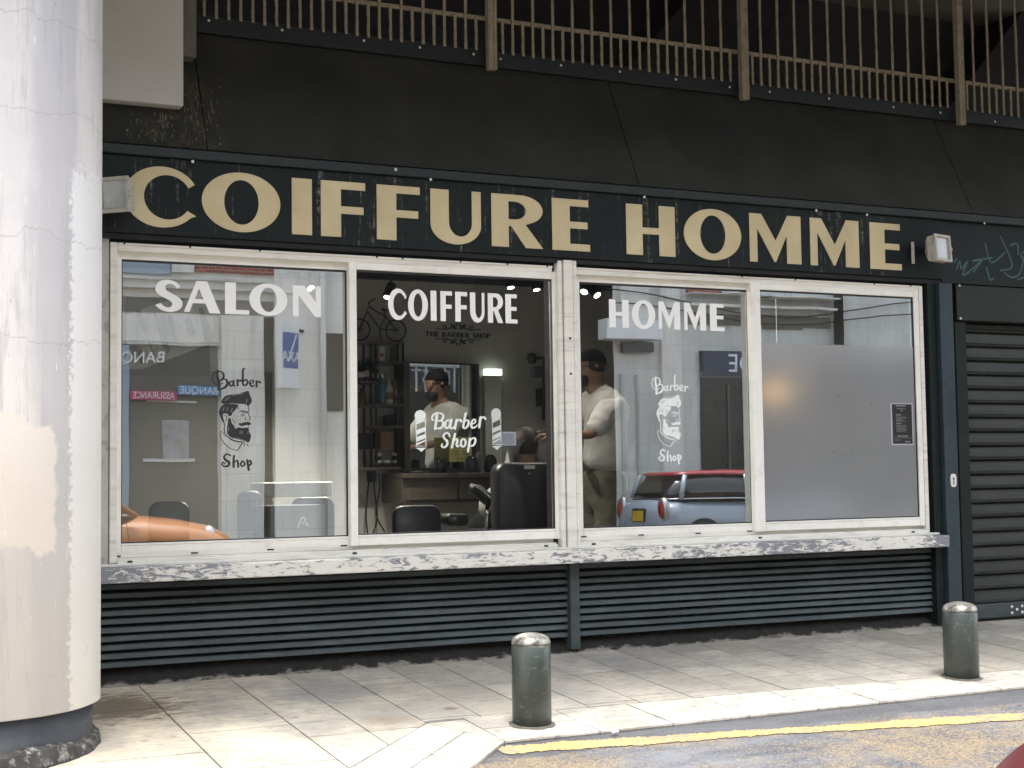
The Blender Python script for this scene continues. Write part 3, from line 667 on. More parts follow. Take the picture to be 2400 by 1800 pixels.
def pole(dx, dy, sx, mt):
    T = lambda p: (300+dx+(p[0]-300)*sx, p[1]+dy)
    el = [('poly', [T(p) for p in arc(298, 825, 87, 87, 0, 352, 36)]), ('poly', [T(p) for p in [(205, 878), (395, 876), (397, 882), (203, 884)]]), ('poly', [T(p) for p in [(212, 895), (390, 893), (380, 914), (222, 916)]]),
          ('poly', [T(p) for p in [(225, 920), (378, 905), (232, 965)]]), ('poly', [T(p) for p in [(226, 920), (236, 920), (246, 1290), (236, 1290)]]), ('poly', [T(p) for p in [(372, 905), (382, 905), (392, 1285), (382, 1285)]])]
    for y in (1040, 1150): el.append(('poly', [T(p) for p in [(241, y+10), (378, y-42), (380, y+25), (243, y+80)]]))
    el.append(('poly', [T(p) for p in [(246, 1250), (384, 1200), (386, 1215), (247, 1285)]]))
    el += [('poly', [T(p) for p in [(222, 1296), (405, 1290), (408, 1298), (220, 1305)]]), ('poly', [T(p) for p in [(225, 1326), (400, 1320), (345, 1358), (318, 1384), (305, 1384), (285, 1360)]])]
    return strokes('barber_pole_sticker', el, m2, Y2, .0006, mt, w2)
pole(0, 0, 1.0, M_VING)
pole(1180, -28, .88, mat('faint_vinyl', (.50, .53, .50), .5, var=.03, bump=0))
# --- THE BARBER SHOP with scrolls: on the back wall (built with the interior)
# --- bearded head sticker, crop (450,820) scale 5.528
def head_sticker(t, ox, oy, sc, Y, mt, sx=1.0, sy=1.0, hl=None):
    mp = lambda p: (lambda v: (v.x, v.z))(P(ox+p[0]*sx/sc, oy+p[1]*sy/sc, Y))
    cr = lambda pts: crom(pts, 4, True)
    hair = cr([(385, 690), (382, 660), (430, 600), (500, 580), (590, 570), (665, 550), (728, 532), (748, 580), (775, 650), (765, 690), (728, 725), (690, 705), (600, 697), (500, 695), (440, 705)])
    side = cr([(395, 715), (360, 770), (348, 815), (370, 870), (395, 930), (420, 945), (405, 880), (400, 840), (430, 822), (470, 840), (470, 855), (512, 850), (525, 815), (560, 780), (600, 715), (520, 700), (450, 702)])
    beard = cr([(470, 890), (500, 890), (515, 950), (545, 980), (560, 1020), (600, 1005), (650, 1012), (725, 1010), (745, 1060), (765, 1120), (735, 1200), (690, 1180), (600, 1160), (520, 1140), (460, 1090), (455, 1000), (465, 950)])
    mous = cr([(605, 950), (640, 950), (690, 935), (755, 940), (755, 975), (700, 975), (650, 988), (615, 975)])
    sl = [('poly', hair), ('poly', side), ('poly', beard), ('poly', mous),
          ([(400, 900), (420, 960), (418, 1050), (450, 1110)], [10, 12, 12, 8]), ([(440, 1110), (520, 1165), (600, 1190), (680, 1190)], [8, 18, 16, 8]),
          ([(410, 850), (440, 850), (445, 900), (430, 930)], [6, 8, 10, 6]),
          ([(360, 1075), (390, 1170), (470, 1260), (570, 1305)], [6, 8, 9, 6]), ([(360, 1075), (390, 1060), (430, 1120)], [6, 8, 6]), ([(570, 1305), (600, 1290), (650, 1205)], [6, 10, 10]), ([(675, 1200), (678, 1250)], [8, 8]), ([(705, 1210), (732, 1250)], [8, 6]),
          ([(610, 805), (650, 792), (700, 808), (735, 800)], [6, 16, 20, 8]), ([(635, 840), (665, 825), (690, 845)], [6, 9, 6]), ([(645, 850), (670, 850)], [10, 10]),
          ([(728, 725), (740, 790), (725, 815), (745, 860), (750, 905), (715, 910)], [8, 8, 8, 9, 10, 8]), ([(695, 880), (690, 910)], [8, 10]), ([(525, 890), (550, 945)], [6, 8]), ([(610, 745), (590, 780)], [4, 6]), ([(728, 985), (735, 1005)], [8, 8])]
    b_ = [([(335, 265), (330, 340), (350, 440), (345, 515)], [16, 22, 30, 26]), ([(300, 440), (268, 380), (280, 310), (330, 280), (390, 290), (412, 340), (390, 385), (350, 395)], [8, 10, 10, 12, 14, 20, 20, 10]),
          ([(370, 395), (430, 380), (460, 420), (445, 470), (400, 500), (345, 520)], [10, 14, 24, 26, 18, 14]), ([(300, 440), (350, 450), (405, 430)], [8, 8, 6]),
          ([(525, 410), (490, 415), (490, 455), (515, 470), (535, 430)], [12, 16, 18, 14, 10]), ([(540, 400), (538, 445), (555, 470)], [18, 20, 14]),
          ([(590, 390), (590, 460)], [18, 20]), ([(595, 425), (620, 392), (640, 405)], [10, 14, 18]),
          ([(685, 242), (662, 255), (660, 350), (660, 440)], [10, 18, 20, 20]), ([(668, 410), (700, 385), (720, 420), (700, 455), (660, 458)], [10, 14, 20, 18, 14]),
          ([(755, 435), (795, 425), (790, 395), (758, 400), (750, 440), (775, 470), (810, 460)], [10, 12, 14, 12, 18, 18, 10]), ([(835, 405), (840, 475)], [18, 20]), ([(840, 435), (862, 408), (885, 425)], [10, 14, 18])]
    s_ = [([(500, 1370), (450, 1350), (415, 1390), (440, 1430), (480, 1455), (470, 1500), (420, 1510), (388, 1480), (405, 1455), (425, 1475)], [14, 16, 18, 24, 24, 20, 16, 14, 12, 12]),
          ([(545, 1375), (538, 1440), (540, 1515)], [20, 20, 22]), ([(548, 1460), (585, 1430), (595, 1470), (600, 1515)], [10, 14, 20, 20]),
          ([(655, 1440), (630, 1475), (650, 1510), (685, 1480), (662, 1442)], [14, 18, 14, 18, 14]), ([(715, 1430), (725, 1490), (735, 1555)], [20, 22, 22]), ([(722, 1455), (755, 1435), (765, 1475), (730, 1505)], [10, 16, 20, 14])]
    hv = lambda L: [(p_, [w_*1.35 for w_ in ww]) for p_, ww in L]
    strokes('head_sticker', sl, mp, Y, .0006, mt, t); strokes('script_word', hv(b_), mp, Y, .0006, mt, t); strokes('script_word', hv(s_), mp, Y, .0006, mt, t)
    # fine hair highlights cut out of the vinyl
    strokes('hair_highlight', [([(430, 660), (455, 625)], 7), ([(470, 640), (485, 610)], 6), ([(520, 590), (600, 578), (660, 568)], 6), ([(700, 690), (712, 640)], 7), ([(400, 790), (415, 745)], 8), ([(450, 795), (462, 745)], 7), ([(505, 805), (522, 755)], 7), ([(475, 1050), (470, 1000)], 5), ([(620, 1090), (625, 1050)], 7), ([(650, 1085), (655, 1050)], 7), ([(720, 1090), (735, 1040), (750, 1100)], 5), ([(540, 1140), (600, 1150), (660, 1165)], 5)], mp, Y-.0022, .0003, hl, t)
head_sticker(w1, 450, 820, 5.528, Y1, M_VINK, hl=mat('highlight_grey', (.25, .26, .25), .5, bump=0))
# same drawing in white on the third window
def hs3(p): pass
sx3 = (1312-1055)/(775-348)*5.528/4.424; sy3 = (1440-112+0)/1000
# crop(1300,900,4.424): head top 112 -> 532 ; word top y(1240-1327=-87) ; Shop p bottom 825 -> 1555
ky = (825-112)/(1555-532); kx = (1312-1055)/(775-348)
head_sticker(w3, 1300+(1055-348*kx)/4.424, 900+(112-532*ky)/4.424, 4.424, Y1, M_VING, sx=kx, sy=ky, hl=mat('highlight_dark', (.16, .17, .165), .5, bump=0))
# frosted film and price list on the fourth window
k = NT('frost_film'); v = k.coord((1, 1, 1))
df = k.n('ShaderNodeBsdfDiffuse'); df.inputs[0].default_value = (.33, .335, .325, 1)
k.l(k.mix(k.ramp(k.noise(k.coord((1, 1, 1)), 1.7, 4, .55), [(.3, 0), (.7, 1)]), (.31, .315, .31), (.38, .38, .365)), df.inputs[0])
tl = k.n('ShaderNodeBsdfTranslucent'); tl.inputs[0].default_value = (.55, .56, .58, 1)
gl = k.n('ShaderNodeBsdfGlossy'); gl.inputs['Roughness'].default_value = .11; gl.inputs[0].default_value = (.8, .8, .8, 1)
a_ = k.n('ShaderNodeMixShader'); a_.inputs[0].default_value = .45; k.l(df.outputs[0], a_.inputs[1]); k.l(tl.outputs[0], a_.inputs[2])
b_ = k.n('ShaderNodeMixShader'); b_.inputs[0].default_value = .40; k.l(a_.outputs[0], b_.inputs[1]); k.l(gl.outputs[0], b_.inputs[2]); k.l(b_.outputs[0], k.out.inputs[0])
zf = P(1850, 805, -.005).z
MB().box(G4[0]+.007, G4[1]-.007, -.0072, -.0062, G4[2]+.007, zf).build('frosted_film', k.m, w4)
pr0, pr1 = P(2087, 945, -.008), P(2141, 1043, -.008)
b = MB().box(pr0.x, pr1.x, -.0105, -.0075, pr1.z, pr0.z)
pl = b.build('price_list', mat('paper_border', (.42, .43, .46), .6, var=.05), w4)
pb = MB().box(pr0.x+.008, pr1.x-.008, -.0115, -.0107, pr1.z+.008, pr0.z-.006).build('black_sheet', mat('black_print', (.010, .010, .012), .35, var=.2), pl)
tx = MB(); W_ = pr1.x-pr0.x; H_ = pr0.z-pr1.z
rt = random.Random(2)
def tl_(u0, u1, vv, h=.006): tx.box(pr0.x+u0*W_, pr0.x+u1*W_, -.0120, -.0117, pr0.z-vv*H_-h/2, pr0.z-vv*H_+h/2)
tl_(.22, .68, .06, .010); tl_(.25, .65, .125, .004); tl_(.42, .55, .17, .006); tl_(.22, .45, .28, .008); tl_(.22, .45, .485, .008)
for i in range(5): tl_(.22, .5+rt.random()*.2, .33+.025*i, .003)
for i in range(7): tl_(.22, .62+rt.random()*.1, .53+.025*i, .0025)
tl_(.25, .75, .785, .008); tl_(.1, .9, .83, .003); tl_(.6, .85, .92, .010); tl_(.1, .45, .88, .003)
tx.build('price_text', mat('print_grey', (.16, .16, .16), .6), pl)
sc_ = MB()
for px, py in ((1950, 1062), (1996, 1064), (1972, 1068), (2040, 950), (1962, 930)):
    p_ = P(px, py, -.0075); sc_.add([(p_.x, -.0078, p_.z), (p_.x+.012, -.0078, p_.z+.004), (p_.x+.014, -.0078, p_.z+.014), (p_.x+.006, -.0078, p_.z+.006)], [(0, 1, 2, 3)])
sc_.build('film_scratch', mat('scratch_grey', (.08, .08, .08), .7), w4)
# ================================================================== SILL, LOUVRES, PILASTER, SHUTTER
k = NT('peeling_sill'); v = k.coord((1, 1, 1))
n1 = k.noise(k.coord((5.5, 5, 19)), 2.4, 10, .76, .6); n2 = k.noise(k.coord((1, 1, 1)), 1.1, 3, .5); n3 = k.noise(k.coord((30, 30, 60)), 2, 3, .6)
X = k.sep(v); edge = k.ramp(k.math('ABSOLUTE', k.math('MULTIPLY', X[0], 1/2.65)), [(.88, 0), (1.0, .12)])
msk = k.ramp(k.math('ADD', k.math('ADD', k.math('MULTIPLY', n1, .8), k.math('MULTIPLY', n2, .3)), edge), [(.572, 0), (.588, 1)])
c = k.mix(msk, k.mix(n3, (.58, .565, .51), (.70, .68, .62)), k.mix(n3, (.14, .145, .17), (.26, .265, .29)))
k.principled(c, .7, 0, k.math('SUBTRACT', 1.0, msk), .5, .004, .3)
sill = thing('window_sill', 'long window sill with flaking white paint under the four sliding windows', 'sill', (0, -.08, .5))
MB().box(-2.62, 2.603, -.16, .02, .506, .580).build('sill_slab', k.m, sill, .006, seg=2)
MB().box(-2.60, 2.60, -.075, .08, .5805, .593).build('sill_upstand', M_ALU2, sill, .002)
M_LOUV = mat('louvre_steel', (.052, .064, .065), .5, var=.5, scale=3, dirt=(.03, .04, .045), dirt_amt=.7, stretch=(.5, 1, 2), spec=.3)
def louvre(x0, x1, label):
    t = thing('louvred_panel', label, 'louvre panel', ((x0+x1)/2, .02, .08), 'louvred panels under the sill')
    b = MB(); z = .088; n = 10
    for i in range(n):
        z0 = .088+i*.0418
        p = [(.006, z0), (.0, z0+.003), (.004, z0+.0235), (.010, z0+.026), (.05, z0+.035), (.052, z0+.031), (.016, z0+.021), (.014, z0)]
        q_ = len(p); NX = 14; vs = []; rw = random.Random(int(x0*10)+i*7+3); ph = rw.uniform(0, 6); am = rw.uniform(.0006, .0022)
        for jx in range(NX+1):
            xx = x0+(x1-x0)*jx/NX; dy = am*math.sin(ph+jx*rw.uniform(.5, .9))+rw.uniform(-.0006, .0006); dz = .6*am*math.cos(ph*2+jx*.7)
            vs += [(xx, a+dy, c_+dz) for a, c_ in p]
        b.add(vs, [(jx*q_+i_, jx*q_+(i_+1) % q_, (jx+1)*q_+(i_+1) % q_, (jx+1)*q_+i_) for jx in range(NX) for i_ in range(q_)]+[tuple(range(q_)), tuple(range((NX+1)*q_-1, NX*q_-1, -1))])
    b.build('slats', M_LOUV, t)
    MB().box(x0, x1, .062, .09, .03, .5055).build('backing', M_BLACK, t)
    return t
louvre(-2.60, -.019, 'long dark green louvred panel under the SALON and COIFFURE windows')
louvre(.045, 2.62, 'dark green louvred panel under the HOMME and frosted windows')
pst = MB().box(-.016, .042, -.03, .09, .02, .5055).build('louvre_post', M_LOUV, None, .004)
tag(pst, 'narrow upright steel post between the two louvred panels under the sill', 'post')
# crumbled mortar and dirt along the foot of the wall
rm = random.Random(9); b = MB(); vs = []; fs = []; N = 260
for i in range(N+1):
    x = -2.62+5.3*i/N; h = .050+.008*rm.random()+.008*math.sin(i*.21)+.010*math.sin(i*.043); d_ = .016+.008*rm.random()+.010*math.sin(i*.13)
    vs += [(x, -d_, gz(-d_)+.001), (x, -d_*.6+rm.uniform(-.003, .003), .012+.008*math.sin(i*.37)), (x, .028, .020+.3*h), (x, .066, h+.03)]
for i in range(N):
    for j in range(3): fs.append((4*i+j, 4*i+4+j, 4*i+5+j, 4*i+1+j))
b.add(vs, fs)
k = NT('crumbled_mortar'); v = k.coord((1, 1, 1)); n1 = k.noise(k.coord((3, 3, 8)), 3, 8, .7); n2 = k.noise(v, 45, 4, .7)
c = k.mix(k.ramp(k.math('ADD', n1, k.math('MULTIPLY', k.sep(v)[2], -9.0)), [(.36, 0), (.48, 1)]), (.010, .009, .007), (.20, .185, .16)); c = k.mix(k.ramp(n2, [(.55, 0), (.7, .7)]), c, (.03, .027, .022))
k.principled(c, .95, 0, n2, .8, .02)
tag(b.build('mortar_strip', k.m), 'crumbling mortar strip along the foot of the louvred panels', 'mortar strip')
lt = MB()
for px, py in ((753, 1561), (1180, 1536), (1442, 1718), (940, 1550)):
    p_ = gnd(px, py)
    for q_ in range(3):
        r_ = rm.uniform(.006, .011); c_ = (p_.x+rm.uniform(-.012, .012), p_.y+rm.uniform(-.01, .01), p_.z+r_*.6)
        lt.lathe([(0, -r_), (r_*.7, -r_*.6), (r_, 0), (r_*.6, r_*.7), (0, r_)], c_, 7, smooth=False)
tag(lt.build('litter', mat('paper_scrap', (.7, .7, .68), .8)), 'scraps of white paper litter lying on the pavement slabs', 'litter', kind='stuff')
# pilaster
pil = thing('steel_pilaster', 'dark teal steel pilaster between the window front and the roller shutter', 'pilaster', (2.67, -.05, 0))
MB().box(2.59, 2.655, -.045, .1, .01, ZF0-.024).build('side_strip', M_TEALD, pil, .003)
MB().box(2.657, 2.765, -.08, .1, .0, ZF0-.024).build('front_plate', M_TEAL, pil, .004)
MB().box(2.767, 2.83, -.01, .1, .0, ZF0-.024).build('return_strip', M_TEALD, pil, .003)
p_ = P(2235, 1126, -.085)
lk = MB(); pr_ = [(.0235*math.copysign(abs(math.cos(a))**.6, math.cos(a)), .042*math.copysign(abs(math.sin(a))**.6, math.sin(a))) for a in (2*PI*i/28 for i in range(28))]
lk.plate([(p_.x+a, p_.z+c_) for a, c_ in pr_], [], -.086, -.0805)
lk = lk.build('lock_plate', mat('lock_white', (.62, .62, .58), .4, var=.1), pil, .002)
kh = MB(); kh.plate([(p_.x+.006*math.cos(a), p_.z+.012+.008*math.sin(a)) for a in (2*PI*i/12 for i in range(12))], [], -.0885, -.0865); kh.plate([(p_.x-.004, p_.z-.026), (p_.x+.004, p_.z-.026), (p_.x+.002, p_.z+.004), (p_.x-.002, p_.z+.004)], [], -.0885, -.0865)
kh.build('keyhole', M_BLACK, lk)
# roller shutter
sh = thing('roller_shutter', 'closed dark grey roller shutter of ribbed slats at the right edge', 'shutter', (3.9, .05, 0))
M_SHUT = mat('shutter_steel', (.027, .031, .026), .5, var=.45, scale=4, stretch=(.4, 1, 2), dirt=(.014, .016, .014), spec=.3)
b = MB(); per = .0935; prof = []; z = .115
while z < 1.93:
    prof += [(.050, z), (.030, z+.004), (.027, z+.009), (.049, z+.022), (.052, z+.050), (.058, z+.084), (.068, z+.0915)]
    z += per
prof = [(y, min(zz, 1.945)) for y, zz in prof]
vs = [(2.93, y, zz) for y, zz in prof]+[(5.4, y, zz) for y, zz in prof]; q_ = len(prof)
b.add(vs, [(i, q_+i, q_+i+1, i+1) for i in range(q_-1)])
b.build('curtain', M_SHUT, sh, smooth=False)
MB().box(2.94, 5.4, .0, .045, .022, .115).build('bottom_bar', M_LOUV, sh, .006)
bb = MB()
for dx in (0, .045, .09): 
    for dz in ((.02, -.02) if dx != .045 else (0,)): MB().lathe([(0, -.006), (.009, -.004), (.011, 0)], (3.25+dx, -.001, .068+dz), 8, 'y').build('bolt', M_RIVET, sh)

MB().box(2.833, 5.5, .101, .2, .0, ZF0).build('backing', M_BLACK, sh)  # added black sheet that blocks skylight behind the curtain
MB().box(2.833, 2.928, -.015, .1, .0, 1.952).build('guide_rail', M_TEALD, sh, .004)
MB().box(2.833, 5.5, -.04, .1, 1.955, ZF0-.023).build('shutter_box', mat('shutter_box', (.012, .015, .014), .55, var=.3, scale=2, spec=.3), sh, .004)
rv = MB()
for px, py in ((2223, 668), (2225, 745)):
    q_ = P(px, py, -.041); MB().lathe([(0, -.005), (.008, -.003), (.009, 0)], (2.86, -.0405, q_.z), 8, 'y').build('screw', M_RIVET, sh)

MB().box(5.52, 9, -.06, .2, .0, ZF0-.023).build('end_pier', M_TEALD, bld)
# ================================================================== FLOODLIGHTS
M_FLB = mat('floodlight_body', (.38, .36, .31), .5, var=.12, scale=12, dirt=(.16, .12, .08), dirt_amt=.6)
def flood(x, z, yaw, pitch, label, rot):
    t = thing('floodlight', label, 'floodlight', (x, -.085, z), 'floodlights on the fascia')
    W, H, D = .078, .08, .04
    ins = .012
    M_ = Matrix.Translation((0, -.10, 0)) @ Matrix.Rotation(yaw, 4, 'Z') @ Matrix.Rotation(pitch, 4, 'X') @ Matrix.Rotation(rot, 4, 'Y')
    def T(b): b.v = [tuple(M_ @ Vector(v)) for v in b.v]; return b
    b = MB(); b.loft([[(-W, D, -H), (W, D, -H), (W, D, H), (-W, D, H)], [(-W*1.0, -.01, -H*1.0), (W*1.0, -.01, -H), (W, -.01, H), (-W, -.01, H)]], smooth=False)
    b.loft([[(-W*.6, D+.035, -H*.6), (W*.6, D+.035, -H*.6), (W*.6, D+.035, H*.6), (-W*.6, D+.035, H*.6)], [(-W*.97, D+.001, -H*.97), (W*.97, D+.001, -H*.97), (W*.97, D+.001, H*.97), (-W*.97, D+.001, H*.97)]], smooth=False)
    T(b).build('housing', M_FLB, t, .004, local=True)
    b = MB().box(-W-.006, -W+ins, -.03, -.0105, -H-.006, H+.006).box(W-ins, W+.006, -.03, -.0105, -H-.006, H+.006).box(-W+ins+.0005, W-ins-.0005, -.03, -.0105, H-ins, H+.006).box(-W+ins+.0005, W-ins-.0005, -.03, -.0105, -H-.006, -H+ins)
    b.box(W+.0065, W+.016, -.03, -.005, -.012, .012)
    f_ = T(b).build('bezel', M_FLB, t, .003, local=True)
    b = MB().box(-W+ins, W-ins, -.0165, -.012, -H+ins, H-ins)
    T(b).build('lens', mat('lens_grey', (.33, .35, .34), .12, var=.25, scale=9, bump=0, spec=.8), t, local=True)
    MB().box(-.012, .012, -.075, .045, -.016, .016).build('arm', M_FLB, t, .004, local=True)
    br = MB().box(-.15, -.128, -.012, -.003, -.09, .05).build('bracket', M_FLB, t, .002, local=True)
    return t
f1 = P(2203, 583, -.185)
flood(f1.x, f1.z, math.radians(14), math.radians(-4), 'square floodlight with grey lens on the dark board right of the tan lettering', math.radians(0))
f2 = P(272, 457, -.185)
flood(f2.x, f2.z, math.radians(-42), math.radians(6), 'square floodlight mounted at the left end of the tan lettering beside the column', math.radians(0))
# ================================================================== COLUMN
k = NT('column_paint'); v = k.coord((1, 1, 1)); X = k.sep(v)     # object coords: x right, z up from the base
n1 = k.noise(v, 2.5, 6, .6); n2 = k.noise(k.coord((14, 14, 1.0)), 2.0, 6, .7, .3); n3 = k.noise(v, 40, 4, .65); n4 = k.noise(k.coord((1, 1, .35), loc=(3, 1, 2)), 3.0, 4, .6)
c = k.mix(k.ramp(n1, [(.3, 0), (.7, 1)]), (.56, .545, .54), (.68, .655, .635))
gy = k.ramp(k.math('ADD', k.math('MULTIPLY', n2, .6), k.math('MULTIPLY', n4, .4)), [(.50, 0), (.60, .75)])
c = k.mix(gy, c, (.40, .40, .415))
jit = k.math('MULTIPLY', k.math('SUBTRACT', n3, .5), .09)
wob_ = k.math('MULTIPLY', k.math('SUBTRACT', k.noise(k.coord((3, 3, .7)), 3, 4, .6), .5), .16)
bnd = k.math('MULTIPLY', k.ramp(k.math('ADD', X[0], wob_), [(.13, 0), (.20, 1)]), k.ramp(k.math('ADD', X[0], k.math('MULTIPLY', wob_, .4)), [(.335, 1), (.36, 0)]))
c = k.mix(k.math('MULTIPLY', bnd, .7), c, (.43, .425, .455))
lowg = k.ramp(k.math('ADD', k.math('MULTIPLY', X[2], .5), wob_), [(.40, .6), (.46, 0)]); c = k.mix(lowg, c, (.53, .515, .515))
# overpainted patches: whiter strip round the right side below 2.2 m, cream patch at the left between .78 and 1.35 m
ra = k.ramp(k.math('ADD', X[0], jit), [(.318, 0), (.332, 1)]); za = k.ramp(k.math('ADD', k.math('MULTIPLY', X[2], .2), jit), [(.455, 1), (.465, 0)])
c = k.mix(k.math('MULTIPLY', ra, za), c, k.mix(n1, (.66, .66, .66), (.76, .76, .75)))
jit2 = k.math('MULTIPLY', k.math('SUBTRACT', k.noise(v, 9, 4, .6), .5), .12)
xl = k.ramp(k.math('ADD', X[0], jit2), [(.255, 1), (.275, 0)])
zu = k.ramp(k.math('ADD', k.math('MULTIPLY', X[2], .5), jit2), [(.645, 1), (.66, 0)]); zl = k.ramp(k.math('ADD', k.math('MULTIPLY', X[2], .5), jit2), [(.385, 0), (.40, 1)])
c = k.mix(k.math('MULTIPLY', xl, k.math('MULTIPLY', zu, zl)), c, k.mix(n1, (.64, .60, .55), (.70, .665, .61)))
spk = k.ramp(k.noise(k.coord((60, 60, 9)), 1.6, 5, .7), [(.665, 0), (.70, .85)]); stz = k.ramp(n4, [(.46, 0), (.6, 1)])
c = k.mix(k.math('MULTIPLY', spk, stz), c, (.11, .10, .10))
wt = k.ramp(k.noise(k.coord((46, 46, 5), loc=(7, 3, 0)), 1.8, 4, .7), [(.67, 0), (.70, .8)]); c = k.mix(wt, c, (.78, .78, .77))
wz = k.math('MULTIPLY', k.math('SUBTRACT', k.noise(k.coord((3, 3, 1)), 1.6, 5, .6), .5), .22)
for z0 in (2.88, 2.52, 2.02, 1.62):
    ck = k.ramp(k.math('ABSOLUTE', k.math('SUBTRACT', k.math('ADD', X[2], wz), z0)), [(.001, .45), (.004, 0)]); c = k.mix(ck, c, (.28, .27, .27))
k.principled(c, .75, 0, k.math('ADD', n1, k.math('MULTIPLY', n3, .3)), .25, .01, .3)
M_COLP = k.m
CX, CY, CR = -3.233, -.95, .50
col_ = thing('round_column', 'big round white painted concrete column with a slate grey foot, at the left edge', 'column', (CX, CY, gz(CY)))
zc = .097-gz(CY)
b = MB().lathe([(CR-.02, zc), (CR, zc+.008), (CR, 2), (CR, 5.19-gz(CY))], (0, 0, 0), 96); b.build('shaft', M_COLP, col_, local=True)
k = NT('slate_foot'); v = k.coord((1, 1, 1)); n1 = k.noise(v, 4, 6, .65); n2 = k.noise(v, 30, 4, .6); X = k.sep(v)
c = k.mix(k.ramp(n1, [(.3, 0), (.7, 1)]), (.028, .032, .037), (.062, .068, .076)); c = k.mix(k.ramp(n2, [(.68, 0), (.75, .6)]), c, (.3, .31, .33))
low = k.ramp(k.math('ADD', X[2], k.math('MULTIPLY', k.math('SUBTRACT', n1, .5), .12)), [(.035, 1), (.05, 0)]); c = k.mix(low, c, k.mix(k.ramp(n2, [(.45, 0), (.6, 1)]), (.012, .012, .012), (.16, .15, .14)))
k.principled(c, .65, 0, n2, .3, .01, .3)
b = MB().lathe([(CR-.035, -.12), (CR-.03, zc+.001)], (0, 0, 0), 80); b.build('foot', k.m, col_, local=True)
b = MB(); rr = random.Random(4); ring = []
for j, (r0, z0) in enumerate(((CR-.03, .045), (CR-.005, .03), (CR+.012, -.02), (CR+.012, -.09))):
    ring.append([((r0+rr.uniform(-.004, .004)+.006*math.sin(q*.31))*math.cos(2*PI*q/80), (r0+rr.uniform(-.008, .008))*math.sin(2*PI*q/80), z0+(rr.uniform(-.005, .005)+.008*math.sin(q*.5) if j < 2 else 0)) for q in range(80)])
b.loft(ring, smooth=False, cap=False); b.build('mortar_collar', mat('collar_mortar', (.025, .024, .023), .9, var=.8, scale=14, dirt=(.3, .29, .27), dirt_amt=.8, bump=.5), col_, local=True)
# ================================================================== BOLLARDS
k = NT('bollard_paint'); v = k.coord((1, 1, 1)); n1 = k.noise(v, 5, 5, .6); scr = k.noise(k.coord((16, 16, 55), loc=(1, 4, 2)), 1.2, 6, .75); scr2 = k.noise(k.coord((22, 22, 9), loc=(5, 0, 0)), 1.5, 6, .75)
c = k.mix(k.ramp(n1, [(.3, 0), (.7, 1)]), (.026, .034, .030), (.05, .058, .05)); c = k.mix(k.ramp(scr, [(.605, 0), (.65, .7)]), c, (.14, .16, .14)); c = k.mix(k.ramp(scr2, [(.635, 0), (.675, .8)]), c, (.17, .20, .17))
k.principled(c, .38, 0, n1, .12, .01, .5); M_BOL = k.m
k = NT('worn_steel'); v = k.coord((1, 1, 1)); n1 = k.noise(v, 14, 6, .7); c = k.mix(k.ramp(n1, [(.38, 0), (.62, 1)]), (.07, .068, .06), (.42, .40, .36))
k.principled(c, k.ramp(n1, [(.3, .6), (.7, .35)]), .6, n1, .25, .006); M_CAPM = k.m
def bollard(x, y, r, H, label, turn=0.0, lean=.4):
    t = thing('bollard', label, 'bollard', (x, y, gz(y)), 'short steel bollards on the pavement')
    h1 = H-.050
    TURN = Matrix.Rotation(turn, 4, 'Z')
    po_ = MB().lathe([(r, -.06), (r, h1-.004), (r-.003, h1)], (0, 0, 0), 48).build('post_tube', M_BOL, t, local=True); po_.rotation_euler = (0, 0, turn)
    pr_ = [(r-.001, h1+.0005), (r+.0005, h1+.006), (r-.001, h1+.012)]+[((r-.002)*math.cos(a), h1+.012+.038*math.sin(a)) for a in (PI/2*i/8 for i in range(1, 8))]+[(0, h1+.050)]
    MB().lathe(pr_, (0, 0, 0), 48).build('domed_cap', M_CAPM, t, local=True)
    rg_ = random.Random(int(abs(x)*100)); gv = []
    for i in range(40): a = 2*PI*i/40; gv += [((r-.004)*math.cos(a), (r-.004)*math.sin(a), .012+(.068*(r*math.sin(a))))]
    for i in range(40): a = 2*PI*i/40; r2 = r+.010+rg_.uniform(0, .012); gv += [(r2*math.cos(a), r2*math.sin(a), .0045+(.068*(r2*math.sin(a))))]
    MB().add(gv, [(i, (i+1) % 40, 40+(i+1) % 40, 40+i) for i in range(40)]).build('base_grime', mat('base_dirt', (.07, .065, .055), .95, var=.6, scale=40), t, local=True)
    return t
bollard(-.961, -1.455, .0865, .402, 'short dark green bollard with bare metal dome, near the middle of the kerb')
bollard(1.587, -1.345, .0895, .395, 'short dark green bollard in front of the roller shutter, far right', 2.3, 1.0)
